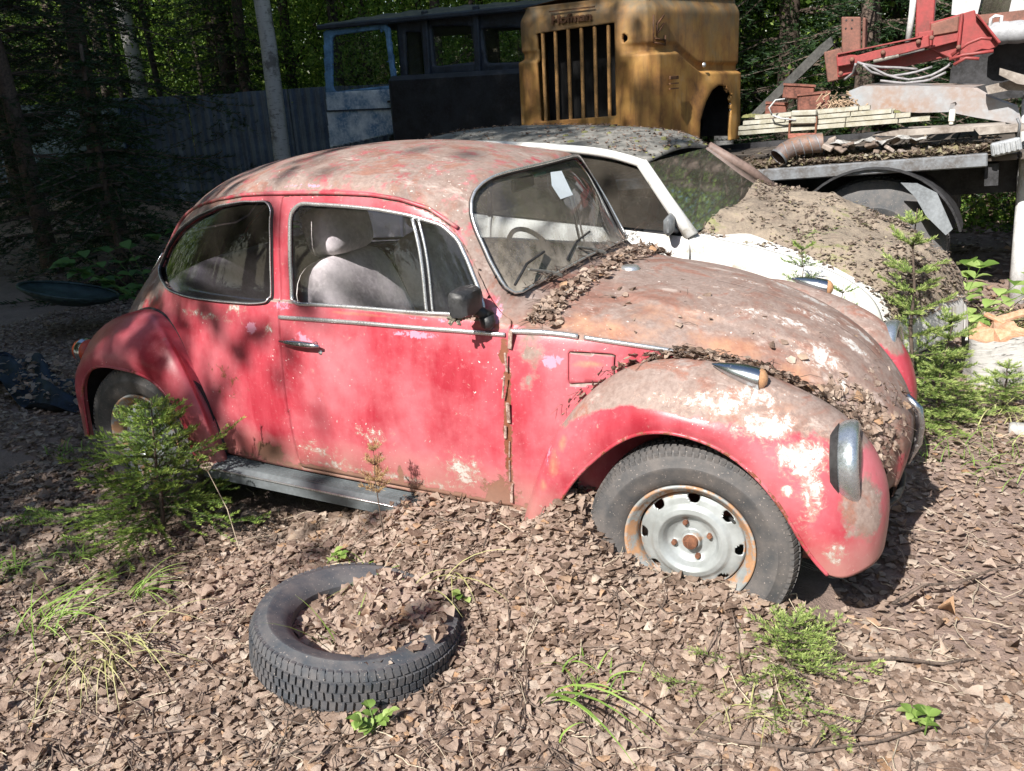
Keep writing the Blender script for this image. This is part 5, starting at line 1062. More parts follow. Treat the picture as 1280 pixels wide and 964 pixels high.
tag(mo.build('moss_cushions', simple('green_moss', (.19, .19, .07), .95, 0, .5, 40, .8, (.10, .10, .04)), fix=False, smooth=True), 'green moss cushions at the front of the white car roof', 'moss', kind='stuff')
MB().box((-.55, 2.62, .99), (.22, .14, .06), (.2, .2, .4), bev=.02).build('glass_shard', M_sglass).name = 'glass_block'
tag(bpy.data.objects['glass_block'], 'clouded block of glass lying behind the moss heap of the white car', 'glass')

# ---------------------------------------------------------------- flatbed with its load
FT = R(-4)
fb = thing('flatbed_trailer', 'old grey flatbed trailer loaded with scrap, behind the white car', 'trailer', (0, 3.4, 1.045), (0, FT, 0))
M_steel = simple('weathered_grey_steel', (.20, .215, .235), .6, .3, .3, 8, .3, (.10, .09, .085))
M_dsteel = simple('dark_chassis_steel', (.045, .045, .05), .7, .2, .5, 8)  # near-black steel also supplies the darkness under the deck
MB().box((.0, .03, -.035), (1.45, .07, .085), bev=.008).box((-2.05, .03, -.035), (2.60, .07, .085), bev=.008).build('side_beam', M_steel, fb)
for k in range(11): MB().box((-3.3+.41*k+.3, 1.25, -.03), (.40, 2.4, .04), bev=.004).build('deck_plank', simple('rotten_deck_board', (.11, .09, .075), .9, 0, .5, 6), fb)
for y in (.55, 1.7): MB().box((-.9, y, -.20), (5.2, .10, .22)).build('chassis_rail', M_dsteel, fb)
for x in (-2.6, -1.6, -.75, .75, 1.4): MB().box((x, 1.2, -.14), (.08, 2.2, .14)).build('cross_member', M_dsteel, fb)
MB().box((-.9, 2.42, -.10), (5.2, .06, .28)).build('far_side_beam', M_dsteel, fb)
MB().tube([(.03, .15, -.62), (.03, 2.2, -.62)], .06, 10).build('axle', M_dsteel, fb, True)
for y, fl in ((.26, 0), (2.1, math.pi)):
    w = bpy.data.objects.new('wheel', None); C.objects.link(w); w.parent = fb; w.location = (.03, y, -.60); w.rotation_euler = (0, 0, fl)
    tyre_mb(.475, .21, .26, 60).build('tyre', tyre_mat('chalky_grey_trailer_tyre', (.07, .077, .085), .3) if 'chalky_grey_trailer_tyre' not in bpy.data.materials else bpy.data.materials['chalky_grey_trailer_tyre'], w, True, auto=30)
    MB().lathe([(0, -.06), (.08, -.07), (.11, -.02), (.18, -.01), (.205, -.06), (.215, -.05), (.205, .08)], 40).build('rim', M_rust, w, True)
mg = MB(); aa = np.linspace(R(12), R(168), 22); v = []
for a in aa:
    for y in (-.03, .30): v.append((.03+.56*math.cos(a), y, -.60+.56*math.sin(a)))
for a in aa:
    for y in (-.03, .30): v.append((.03+.575*math.cos(a), y, -.60+.575*math.sin(a)))
n_ = len(aa); f = [(2*i, 2*i+1, 2*i+3, 2*i+2) for i in range(n_-1)]+[(2*n_+2*i, 2*n_+2*i+2, 2*n_+2*i+3, 2*n_+2*i+1) for i in range(n_-1)]+[(2*i, 2*i+2, 2*n_+2*i+2, 2*n_+2*i) for i in range(n_-1)]
mg.add(v, f); simple('grey_plastic_mudguard', (.23, .25, .27), .6, 0, .25, 8); mg.build('mudguard', M_dsteel, fb, True, auto=40)  # arc coloured dark, the gloom under the deck put into its colour
MB().prism([(.20, -.14), (.30, -.15), (.42, -.22), (.52, -.46), (.48, -.50), (.36, -.37), (.29, -.24)], (0, .012, 0), (0.02, -.035, 0)).build('mud_flap', bpy.data.materials['grey_plastic_mudguard'], fb)
def on(x, y, z): return (x*math.cos(FT)+z*math.sin(FT), 3.4+y, 1.045-x*math.sin(FT)+z*math.cos(FT))
# moss, rubble on the deck edge
rr_ = np.random.default_rng(21); n = 5200; X = rr_.uniform(-1.5, .78, n); Y = rr_.gamma(1.2, .22, n); Z = rr_.uniform(0, .03, n)+.02*np.exp(-Y)
P = np.array([on(a, b+.03, c) for a, b, c in zip(X, Y, Z)]); tag(deadleaves('deck_litter', P, rr_.uniform(.015, .05, n), np.abs(rr_.normal(0, .6, n)), leafmat('deck_litter_scraps', [(0, (.07, .05, .04)), (.4, (.20, .15, .11)), (.7, (.32, .27, .20)), (.85, (.26, .24, .10)), (1, (.45, .42, .36))]), rng=rr_, full=False), 'leaf mould, moss and rubble along the edge of the flatbed deck', 'litter', kind='stuff')
V = []; nx, ny = 90, 12
for j in range(ny):
    for i in range(nx): u, v_ = i/(nx-1), j/(ny-1); x = -1.45+2.2*u; V.append(on(x, .02+.5*v_, -.004+.045*math.sin(math.pi*v_)*(.6+.5*math.sin(x*7)+.3*math.sin(x*23+v_*5))))
tag(mkmesh('deck_moss', V, [(j*nx+i, j*nx+i+1, (j+1)*nx+i+1, (j+1)*nx+i) for j in range(ny-1) for i in range(nx-1)], M_moss), 'strip of yellow green moss along the flatbed edge', 'moss', kind='stuff')
# cream siding bundle
sd = thing('siding_bundle', 'strapped bundle of cream profiled metal siding sheets on the flatbed', 'siding', (0, 0, 0))
M_sid = simple('cream_painted_sheet', (.40, .39, .34), .55, .1, .15, 14, .2, (.27, .25, .18))
rs2 = random.Random(9); base = np.array([-.90, 3.62, 1.235]); ex_ = Vector((.985, 0, .055)).normalized()
for k in range(9):
    row = k//3; x0 = rs2.uniform(-.03, .05)+(.02, .10, .16)[row]; L = (1.18, 1.02, .90)[row]*rs2.uniform(.85, 1.05)-.0; m = MB(); prof = []
    for i in range(7): prof.append((i*.05, .0 if i % 2 == 0 else .022))
    y0 = 3.60+(k % 3)*.30; z0 = 1.235+.034*row+(k % 3)*.004
    pl = [(p, q) for p, q in prof]+[(p, q+.004) for p, q in prof[::-1]]
    o_ = Vector((-.91+x0, y0, z0)); m.prism(pl, ex_*L, o_, (0, 1, 0), (0, 0, 1)); m.build('siding_sheet', M_sid, sd)
for row, (x0, x1) in enumerate(((-.91, .36), (-.91, .24), (-.88, .12), (-.80, -.02))):      # rolled near edges of the sheets, lengths staggered
    x = x0; seg = 0
    while x < x1-.05:
        L = min(rs2.uniform(.26, .46), x1-x); zz = 1.232+.034*row+.055*(x+.91); yy = 3.578-rs2.uniform(0, .02)+.006*row
        MB().prism([(0, 0), (.03, -.003), (.05, 0), (.05, .024), (.03, .029), (.002, .026)], ex_*(L-.006), Vector((x, yy, zz)), (0, 1, 0), (0, 0, 1)).build('sheet_edge', M_sid, sd); x += L
MB().box((-.45, 3.555, 1.375), (.17, .06, .036), bev=.006).box((-.45, 3.555, 1.325), (.17, .045, .05), bev=.008).build('wrapped_sheet', M_sid, sd)
for x in (-.545, -.365): MB().box((x, 3.553, 1.285), (.012, .02, .13)).build('rust_strap', M_rust, sd)
MB().box((-.455, 3.55, 1.220), (.19, .04, .035), bev=.004).build('rust_clamp', simple('red_rust_paint', (.33, .12, .085), .8, 0, .4, 20), sd)
mm_ = MB()
for _ in range(30): r0 = rs2.uniform(.015, .04); mm_.lathe([(0, r0*.5), (r0*.7, r0*.3), (r0, -.004)], 8, 'z', c=(rs2.choice((rs2.uniform(-.9, -.8), rs2.uniform(-.15, .15))), 3.62+rs2.uniform(0, .12), 1.355))
tag(mm_.build('siding_moss', bpy.data.materials['green_moss'], fix=False, smooth=True), 'green moss growing on the cream siding', 'moss', kind='stuff')
wr = MB(); wr.tube([(-.66, 3.50, 1.37), (-.68, 3.49, 1.42), (-.64, 3.5, 1.47), (-.58, 3.52, 1.475)], .006, 6).tube([(-.66, 3.50, 1.37), (-.60, 3.51, 1.345), (-.50, 3.53, 1.33)], .006, 6); tag(wr.build('bent_cable', simple('pale_cable', (.55, .56, .56), .5), smooth=True), 'pale bent cable hooked over the siding bundle', 'cable')
# duct
du = thing('bent_duct', 'rusty bent metal exhaust duct lying on the flatbed edge', 'duct', (0, 0, 0))
MB().tube([(-.585, 3.42, 1.085), (-.555, 3.45, 1.12), (-.50, 3.50, 1.15), (-.42, 3.54, 1.165), (-.32, 3.57, 1.17)], [.062, .063, .065, .067, .068], 20, cap=False).build('duct_tube', simple('duct_steel', (.15, .15, .16), .6, .3, .5, 9, .4, (.24, .13, .08)), du, True)
MB().tube([(-.587, 3.418, 1.083), (-.578, 3.427, 1.093)], [.067, .067], 20, cap=False).build('duct_collar', M_steel, du, True)
for k in range(5): p = [(-.55+.05*k, 3.455+.022*k, 1.123+.010*k), (-.545+.05*k, 3.457+.022*k, 1.125+.010*k)]; MB().tube(p, .0675, 18, cap=False).build('duct_rib', M_steel, du, True)
# big grey plate
pl = thing('steel_plate', 'large bent grey steel plate with rust stains lying on the flatbed', 'steel plate', (0, 0, 0))
M_plate = simple('grey_blue_plate_with_rust', (.30, .32, .34), .65, .25, .25, 3.5, .3, (.30, .20, .15))
MB().prism([(-.2, 1.5), (-.12, 1.53), (.2, 1.52), (.58, 1.49), (.68, 1.43), (.83, 1.37), (.87, 1.25), (.62, 1.30), (.475, 1.335), (.48, 1.37), (.50, 1.39), (.49, 1.405), (.46, 1.395), (.455, 1.36), (.45, 1.34), (.27, 1.34), (-.18, 1.38)], (.03, .012, 0), (0, 3.80, 0)).build('plate', M_plate, pl)
MB().add([(-.12, 3.81, 1.531), (.58, 3.81, 1.491), (.66, 4.15, 1.50), (-.05, 4.2, 1.54)], [(0, 1, 2, 3), (3, 2, 1, 0)]).build('plate_fold', M_plate, pl)
cy = MB().lathe([(0, .048), (.016, .045), (.020, .038), (.020, -.03), (.014, -.03), (.014, -.05), (0, -.05)], 20, 'z', c=(.48, 3.72, 1.315)).build('white_cylinder', simple('cream_plastic', (.66, .63, .55), .5, 0, .1), smooth=True, auto=40); tag(cy, 'small cream canister standing in front of the steel plate', 'canister')
M_wood = simple('grey_weathered_wood', (.34, .31, .28), .9, 0, .3, 6, .5, (.17, .14, .12))
for pts, th, dp, lb in (([(.0, 1.21), (.16, 1.245), (.8, 1.265), (.82, 1.235), (.16, 1.20)], .2, 3.62, 'long weathered timber beneath the steel plate on the flatbed'),
                        ([(.73, 1.61), (.86, 1.565), (.95, 1.54), (.95, 1.49), (.84, 1.51), (.73, 1.57)], .07, 3.6, 'upper broken grey board at the right end of the load'),
                        ([(.66, 1.50), (.80, 1.53), (.95, 1.50), (.95, 1.46), (.80, 1.47), (.68, 1.45)], .07, 3.68, 'lower splintered board jutting left at the right end of the load'),
                        ([(.62, 1.25), (.93, 1.27), (.94, 1.225), (.66, 1.205)], .12, 3.55, 'short plank lying above the grey box at the right end of the flatbed')):
    tag(MB().prism(pts, (0, th, 0), (0, dp, 0)).build('old_board', M_wood), lb, 'board')
cr_ = thing('crumpled_sheet', 'crumpled pale sheet and rubble lying on the flatbed under the siding', 'sheet', (0, 0, 0))
rc = np.random.default_rng(6); v = []; 
for j in range(7):
    for i in range(22): v.append((-.28+i*.03, 3.50+j*.03, 1.145+.002*i+.025*rc.random()+.015*math.sin(i*.9)))
mkmesh('sheet', v, [(j*22+i, j*22+i+1, (j+1)*22+i+1, (j+1)*22+i) for j in range(6) for i in range(21)], simple('pale_scrap', (.42, .41, .39), .8, 0, .4, 15, .4), cr_, smooth=False)
for k in range(16): MB().box((rc.uniform(-.3, .35), 3.5+rc.uniform(0, .15), 1.10+rc.uniform(0, .09)), (rc.uniform(.03, .09), rc.uniform(.03, .07), rc.uniform(.015, .04)), tuple(rc.uniform(-.6, .6, 3)), bev=.004).build('rubble_piece', simple(('rubble_a', 'rubble_b')[k % 2], ((.36, .30, .26), (.22, .17, .14))[k % 2], .9, 0, .4, 20), cr_)
gb = thing('grey_box', 'grey ribbed metal box hanging at the right end of the flatbed', 'box', (.82, 3.42, 1.14), (0, R(-14), 0))
MB().box((0, 0, 0), (.17, .08, .085), bev=.01).build('box_body', simple('light_grey_metal', (.40, .42, .44), .5, .3, .2, 15), gb)
for k in range(5): MB().box((-.06+k*.03, -.045, 0), (.014, .012, .06), bev=.003).build('cooling_rib', bpy.data.materials['light_grey_metal'], gb)
MB().tube([(.07, -.02, .04), (.09, -.03, .12), (.08, -.03, .16)], .008, 6).build('hanging_bracket', M_steel, gb, True)
# wood chips and brown boxes left of the plate
for k, (c, d, ro) in enumerate((((-.60, 4.1, 1.50), (.22, .2, .10), .1), ((-.47, 4.0, 1.43), (.22, .2, .12), -.05), ((-.78, 4.2, 1.36), (.16, .2, .12), .1))):
    b = thing('rusty_box', ('left upper rusty brown steel box beside the crane end', 'larger rusty brown steel box left of the grey plate', 'small dark rusty box at the left end of the siding')[k], 'metal box', c, (0, ro, .2)); MB().box((0, 0, 0), d, bev=.008).build('box_body', simple('brown_red_oxide', (.22, .085, .06), .8, 0, .4, 12), b); MB().box((0, -.005, d[2]/2), (d[0]+.012, d[1]+.012, .012)).build('box_lid', simple('brown_red_oxide', (.22, .085, .06)), b)
rw = np.random.default_rng(31); m = MB()
for k in range(140): m.box((-.25+rw.normal(0, .07), 3.75+rw.uniform(0, .1), 1.36+abs(rw.normal(0, .05))), (rw.uniform(.02, .07), .008, .006), tuple(rw.uniform(-1, 1, 3)))
tag(m.build('wood_chips', simple('tan_wood_chips', (.42, .30, .20), .9, 0, .3, 30), fix=False), 'heap of tan wood chips and twigs between the siding and the steel plate', 'wood chips', kind='stuff')
sl = MB().prism([(0, 0), (.07, -.02), (.62, .50), (.60, .56), (.52, .50)], (.0, .05, 0), (-1.02, 4.30, 1.32)).build('leaning_plate', simple('dark_grey_rubber_plate', (.09, .09, .085), .8, 0, .4, 8)); tag(sl, 'dark narrow plate leaning diagonally left of the red crane', 'plate')
# red crane
M_crane = simple('crane_red_paint', (.30, .045, .045), .55, 0, .25, 7, .2, (.18, .045, .04)); M_crust = simple('crane_rusty_paint', (.22, .095, .07), .75, 0, .35, 9, .3, (.12, .06, .045))
cn = thing('loader_crane', 'red hydraulic loader crane arm lying on top of the flatbed load', 'crane')
def cpart(nm, poly, y, th, mat=M_crane, bev=.006, off=0):
    o = MB().prism(poly, (0, th, 0), (0, y, 0)).build(nm, mat, cn); b = o.modifiers.new('bevel', 'BEVEL'); b.width = bev; b.segments = 1; return o
up = cpart('upright_plate', [(-.31, 2.0), (-.18, 1.99), (-.165, 1.77), (-.29, 1.75)], 4.0, .03, M_crust)
for x, z in ((-.275, 1.975), (-.235, 1.973), (-.275, 1.92), (-.235, 1.918)): MB().lathe([(0, -.004), (.006, -.004), (.007, 0)], 10, c=(x, 4.0, z)).build('bolt_hole', M_black, up)
cpart('upright_side', [(-.17, 1.99), (-.15, 1.98), (-.14, 1.78), (-.16, 1.77)], 4.03, .12, M_crust)
cpart('end_box', [(-.41, 1.77), (-.30, 1.79), (-.18, 1.60), (-.37, 1.56)], 3.96, .18, M_crust)
cpart('end_box_face', [(-.31, 1.68), (-.20, 1.70), (-.19, 1.62), (-.30, 1.59)], 3.94, .03)
cpart('upper_arm', [(-.31, 1.74), (-.26, 1.76), (-.17, 1.735), (.24, 1.825), (.28, 1.84), (.29, 1.765), (.14, 1.73), (-.17, 1.68), (-.30, 1.665)], 3.88, .10)
cpart('lower_arm', [(-.10, 1.67), (.45, 1.785), (.46, 1.70), (.09, 1.635), (-.05, 1.62)], 4.02, .12)
cpart('arm_flange', [(-.30, 1.755), (.24, 1.835), (.24, 1.825), (-.30, 1.745)], 3.86, .13, bev=.002)
cpart('gusset', [(.27, 1.92), (.54, 1.98), (.55, 1.945), (.71, 1.76), (.69, 1.735), (.47, 1.655), (.29, 1.75)], 3.99, .03)
cpart('gusset_edge', [(.545, 1.955), (.565, 1.95), (.72, 1.765), (.705, 1.755)], 3.93, .12)
cpart('gusset_rib', [(.455, 1.96), (.475, 1.965), (.475, 1.67), (.455, 1.665)], 3.94, .05)
cpart('gusset_flange', [(.27, 1.765), (.45, 1.80), (.455, 1.79), (.27, 1.75)], 3.94, .05, bev=.002)
cpart('rusty_cover', [(.28, 1.91), (.45, 1.95), (.45, 1.85), (.28, 1.83)], 3.975, .015, M_crust)
cpart('mast', [(.15, 2.35), (.275, 2.35), (.29, 1.9), (.27, 1.83), (.18, 1.83)], 4.08, .12)
cpart('mast_sleeve', [(.205, 1.86), (.30, 1.87), (.30, 1.77), (.205, 1.76)], 3.95, .05)
MB().tube([(-.06, 3.90, 1.695), (.10, 3.90, 1.725)], .018, 12).build('hydraulic_cylinder', simple('pale_cylinder', (.55, .52, .47), .4, .3, .3, 20), cn, True)
MB().tube([(.10, 3.90, 1.725), (.26, 3.90, 1.755)], .010, 10).build('cylinder_rod', M_trim, cn, True)
for c in ((-.20, 1.71), (.0, 1.745), (.22, 1.80), (.47, 1.75), (.30, 1.82), (-.27, 1.62)): MB().lathe([(0, -.03), (.012, -.03), (.016, -.02), (.016, 0)], 12, c=(c[0], 3.88, c[1])).build('pivot_pin', M_crust, cn, True)
hs = [[(-.16, 1.69), (-.08, 1.66), (.02, 1.60), (.16, 1.555), (.30, 1.57), (.40, 1.62), (.44, 1.66)], [(-.14, 1.68), (-.02, 1.65), (.10, 1.64), (.24, 1.62)], [(-.17, 1.68), (-.19, 1.62), (-.26, 1.57)], [(-.12, 1.67), (-.07, 1.62), (.06, 1.585), (.20, 1.60), (.34, 1.64)], [(.0, 1.56), (.15, 1.535), (.30, 1.545), (.42, 1.60)]]
for h in hs: MB().tube([(x, 3.84+.01*i, z) for i, (x, z) in enumerate([tuple(q) for q in np.stack([np.interp(np.linspace(0, 1, 24), np.linspace(0, 1, len(h)), np.array(h)[:, k]) for k in range(2)], 1)][::2])], .0085, 6).build('hydraulic_hose', simple('grey_hose', (.30, .29, .30), .6, 0, .3, 30), cn, True)
for h in ([(.42, 1.675), (.50, 1.70), (.58, 1.705), (.68, 1.715)], [(.45, 1.64), (.52, 1.68), (.60, 1.67)], [(.43, 1.70), (.52, 1.77), (.60, 1.80), (.66, 1.79)]): MB().tube([(x, 3.90, z) for x, z in h], .011, 8).build('red_pipe', M_crane, cn, True)
# things behind and right of the crane
tag(MB().tube([(.115, 4.32, 1.80), (.125, 4.32, 2.0), (.13, 4.32, 2.5)], .022, 12).build('white_pipe', bpy.data.materials['flaking_white_paint'], smooth=True), 'white upright pipe directly left of the red crane mast', 'pipe')
mc = thing('crane_cab', 'grey and white machine cab standing behind the red crane at the top right', 'machine', (0, 0, 0))
for nm, P, y, mt in (('cab_panel', [(.36, 2.35), (.59, 2.35), (.54, 1.955), (.37, 1.98)], 4.6, 'pale_grey_panel'), ('cab_window', [(.59, 2.3), (.80, 2.3), (.76, 1.95), (.56, 1.955)], 4.66, None), ('cab_panel', [(.78, 2.35), (1.3, 2.35), (1.3, 1.97), (.74, 1.955)], 4.62, 'pale_grey_panel')):
    MB().prism(P, (0, .5 if mt else .02, 0), (0, y, 0)).build(nm, simple('pale_grey_panel', (.50, .51, .52), .55, 0, .15, 8) if mt else M_sglass, mc)
MB().prism([(.50, 1.96), (1.3, 1.99), (1.3, 1.90), (.51, 1.90)], (0, .12, 0), (0, 4.48, 0)).build('rusty_beam', M_crust, mc)
MB().prism([(.50, 1.89), (1.3, 1.89), (1.3, 1.40), (.40, 1.35), (.40, 1.6)], (0, .4, 0), (0, 4.7, 0)).build('shadowed_machine_block', M_dsteel, mc)  # near-black block, the machine's shadow put into its colour
for x in (.70, .80, .90): MB().lathe([(.055, -.10), (.075, -.06), (.08, 0), (.07, .06), (.055, .1)], 18, 'x', c=(x+.02, 4.45, 1.83)).build('grey_bellows', simple('grey_rubber_bellows', (.34, .35, .37), .6, 0, .2, 20), mc, True)
MB().tube([(.635, 4.42, 1.80), (.635, 4.42, 1.93), (.66, 4.42, 1.945), (.70, 4.42, 1.94), (.70, 4.42, 1.82)], .012, 8).build('grey_pipe', simple('pale_pipe', (.60, .61, .62), .4, .2), mc, True)

# ---------------------------------------------------------------- orange lorry bonnet
M_or = NT('ochre_orange_paint'); _z = M_or.sep(M_or.tc.outputs['Object'], 2)
_c = M_or.ramp(M_or.noise(3.2, 7, .68), [(.30, (.14, .075, .04)), (.45, (.36, .18, .06)), (.58, (.45, .25, .075)), (.72, (.42, .28, .15))]); _c = M_or.mix(M_or.math('MULTIPLY', thr(M_or, M_or.noise(14, 6, .7, stretch=(1, 1, .15)), .50, .66), .55), _c, (.15, .085, .045))
_mr = M_or.n.new('ShaderNodeMapRange'); M_or.link(_z, _mr.inputs[0]); _mr.inputs[1].default_value = 1.75; _mr.inputs[2].default_value = 2.25
_c = M_or.mix(M_or.math('MULTIPLY', _mr.outputs[0], thr(M_or, M_or.noise(5, 7, .7), .30, .62)), _c, (.19, .16, .11)); M_or.set(_c, .65, spec=.3); M_or.bump(M_or.noise(40, 6, .7), .25, .004); M_or = M_or.mat
bn = thing('orange_lorry_bonnet', 'big ochre orange lorry bonnet with an upright slotted grille, standing behind the white car', 'lorry bonnet', (-1.75, 4.0, 0), (0, 0, math.atan2(-.207, .979)))
rc_ = .10; P1 = 1.34
path = [(-1.34, 1.5), (-1.34, .12), (-1.31, .03), (-1.24, 0), (-.10, 0), (-.03, .03), (0, .12), (0, 1.58)]
pa_ = np.array(path); pl_ = np.r_[0, np.cumsum(np.hypot(*np.diff(pa_, axis=0).T))]
def bf(a, b):
    x = np.interp(a, pl_, pa_[:, 0]); y = np.interp(a, pl_, pa_[:, 1]); nx = np.interp(a, pl_, [-1, -1, -.7, 0, 0, .7, 1, 1]); ny = np.interp(a, pl_, [0, 0, -.7, -1, -1, -.7, 0, 0])
    front = sst(a, pl_[3]-.02, pl_[3]+.25)*(1-sst(a, pl_[4]-.20, pl_[4])); yb = np.clip(a-pl_[5], 0, 3)
    zs = np.interp(yb, [0, .4, .55, .8, 1.6], [1.83, 1.83, 1.76, 1.66, 1.64]); st1 = (1-sst(b, zs, zs+.03))*.055; st0 = (1-sst(b, zs+.07, zs+.10))*-.022
    side = 1-front; o = (st1+st0)*side-.05*sst(b, 2.12, 2.26)*sst(b, 2.12, 2.26)
    fl = np.exp(-((a-pl_[7]+.48)**2+(b-1.20)**2-.36**2)**2/.006)*.035
    o = o+fl*side*(a > pl_[5]); return np.stack([x+nx*o, y+ny*o, b], -1)
gl_ = [(pl_[4]+s+.10, z) for s, z in ((-1.12, 2.06), (-.315, 2.09), (-.31, 1.37), (-1.10, 1.335))]
ar_ = [(pl_[5]+t-.09, z) for t, z in ((.80, 1.0), (.82, 1.28), (.92, 1.43), (1.03, 1.52), (1.15, 1.555), (1.28, 1.54), (1.38, 1.45), (1.42, 1.30), (1.42, 1.0))]
hole = [(pl_[4]-.12+.03*math.cos(t), 1.965+.035*math.sin(t)*(1+.3*math.cos(3*t))) for t in np.linspace(0, 6.2, 12)]
V, Q, lb, A, B = cutgrid(bf, np.linspace(0, pl_[-1], 330), np.linspace(1.06, 2.28, 110), [dense(gl_, 200), dense(ar_, 200), dense(hole, 80)])
V, Q = compact(V, Q[lb == -1]); Q = orient(V, Q, V-np.array([-.67, .8, 1.6])); V, Q = skirt(V, Q, .03); mkmesh('bonnet_shell', V, Q, M_or, bn)
tops = []; 
for j in range(12):
    for i in range(12): u, v_ = i/11, j/11; tops.append((-1.30+1.26*u, .045+1.50*v_, 2.272+.05*math.sin(math.pi*u)+.01*math.sin(math.pi*v_)))
mkmesh('bonnet_top', tops, [(j*12+i, j*12+i+1, (j+1)*12+i+1, (j+1)*12+i) for j in range(11) for i in range(11)], M_or, bn)
for s in (-1.06, -.925, -.79, -.655, -.52, -.385): MB().box((s, .018, 1.705), (.026, .030, .74), bev=.007).build('grille_bar', simple('orange_grille_bar', (.60, .33, .12), .6, 0, .3, 12), bn)
MB().box((-.71, .30, 1.7), (1.0, .05, .85)).build('radiator', simple('black_radiator', (.012, .012, .013), .8, 0, .4, 20), bn)
MB().box((-.67, .75, 1.20), (1.1, .7, .3)).build('engine_block', M_dsteel, bn)
MB().lathe([(0, -.05), (.05, -.05), (.09, -.02), (.10, .05), (.06, .1)], 20, 'x', c=(-.22, 1.10, 1.22)).build('hub', M_dsteel, bn, True)
MB().box((-.67, 1.52, 1.66), (1.24, .03, 1.15)).build('bulkhead', M_dark, bn)
def text(s, size, loc, rot, mat, parent, name, ext=.006, sc=(1, 1, 1), off=0.0):
    cu = bpy.data.curves.new(name, 'FONT'); cu.body = s; cu.size = size; cu.extrude = ext; cu.offset = off; cu.align_x = 'CENTER'; tmp = bpy.data.objects.new(name, cu); C.objects.link(tmp)
    dg = bpy.context.evaluated_depsgraph_get(); me = bpy.data.meshes.new_from_object(tmp.evaluated_get(dg)); bpy.data.objects.remove(tmp); me.name = name; me.materials.clear(); me.materials.append(mat)
    o = bpy.data.objects.new(name, me); C.objects.link(o); o.parent = parent; o.location = loc; o.rotation_euler = rot; o.scale = sc; return o
M_em = simple('dark_raised_lettering', (.16, .075, .035), .7, 0, .4, 20)
text('Hofman', .115, (-.73, -.012, 2.125), (R(90), 0, 0), M_em, bn, 'name_lettering', .008, (1.12, .8, 1), .004)
MB().box((-.73, -.008, 2.222), (.46, .014, .010)).build('name_bar', M_em, bn)
em = MB()
for (y0, z0, y1, z1) in ((.06, 2.12, .06, 1.92), (.06, 1.92, .24, 1.90), (.24, 1.90, .24, 1.97), (.11, 2.05, .22, 2.12), (.11, 1.98, .22, 2.06), (.11, 2.05, .11, 1.97), (.06, 1.95, .24, 1.935)): em.tube([(.012, y0, z0), (.012, y1, z1)], .008, 6)
em.build('side_emblem', M_em, bn, True)
eb = MB().box((.062, .30, 1.645), (.012, .14, .028), bev=.003).box((.062, .30, 1.60), (.012, .14, .010)).box((.062, .30, 1.56), (.012, .14, .010)); eb.build('side_badge', M_em, bn)
MB().lathe([(0, .02), (.018, .016), (.022, 0)], 12, 'x', c=(.035, .85, 1.73)).build('bonnet_catch', M_trim, bn, True)
# ---------------------------------------------------------------- dark blue lorry cab with pale door
cb_ = thing('blue_lorry_cab', 'dark blue scrapped lorry cab with a peeling pale blue door, left of the orange bonnet', 'lorry cab', (0, 0, 0))
M_cab = simple('dark_navy_cab_paint', (.030, .042, .062), .55, 0, .5, 5, .2, (.014, .018, .026))
M_pdoor = simple('peeling_sunlit_pale_blue_paint', (.62, .68, .72), .6, 0, .2, 4.5, .3, (.10, .20, .33)); M_bframe = simple('blue_window_frame_paint', (.16, .34, .56), .55, 0, .2, 6, .2, (.05, .12, .22))  # door blue lightened, dappled sunlight put into its colour
dr = lambda p: p
V, Q, lb, A, B = cutgrid(lambda a, b: np.stack([a, 5.98-.03*np.sin((b-1)*2.2), b], -1), np.linspace(-6.66, -5.52, 90), np.linspace(1.0, 2.38, 110), [rnd([(-6.43, 2.27), (-6.40, 2.30), (-5.68, 2.325), (-5.64, 2.29), (-5.60, 1.74), (-5.64, 1.70), (-6.45, 1.665), (-6.49, 1.70)], 200)])
keep = lb == -1; ca, cbb = A[Q].mean(1), B[Q].mean(1); keep &= inpoly(ca, cbb, [(-6.54, 2.34), (-6.50, 2.37), (-5.63, 2.375), (-5.59, 2.33), (-5.53, 1.62), (-5.53, 1.17), (-6.65, 1.0)])
for nm, sel, mt in (('door_skin', keep & (cbb < 1.655), M_pdoor), ('door_frame', keep & (cbb >= 1.655), M_bframe)): v, q = compact(V, Q[sel]); q = orient(v, q, np.tile([0, -1., 0], (len(v), 1))); v, q = skirt(v, q, .04); mkmesh(nm, v, q, mt, cb_)
MB().add([(-6.5, 6.0, 1.66), (-5.60, 6.0, 1.70), (-5.64, 6.0, 2.33), (-6.42, 6.0, 2.29)], [(0, 1, 2, 3)]).build('door_pane', glass_mat('greenish_cab_glass', (.75, .85, .80), .05), cb_)
MB().box((-6.08, 5.945, 1.44), (1.05, .012, .018)).build('door_groove', M_cab, cb_)
MB().box((-5.62, 5.93, 1.52), (.10, .03, .025), bev=.006).build('door_handle', M_black, cb_)
def wallwin(x0, x1, z0, z1, wins, y, th, nm='cab_wall'):
    polys = [rnd(w, 160) for w in wins]; V, Q, lb, A, B = cutgrid(lambda a, b: np.stack([a, np.full_like(a, y), b], -1), np.linspace(x0, x1, int((x1-x0)/.03)), np.linspace(z0, z1, int((z1-z0)/.03)), polys)
    v, q = compact(V, Q[lb == -1]); q = orient(v, q, np.tile([0, -1., 0], (len(v), 1))); v, q = skirt(v, q, th); o = mkmesh(nm, v, q, M_cab, cb_)
    for w in wins: MB().add([(p[0], y+th*.5, p[1]) for p in w], [tuple(range(len(w)))]).build('window_pane', bpy.data.materials['greenish_cab_glass'], o)
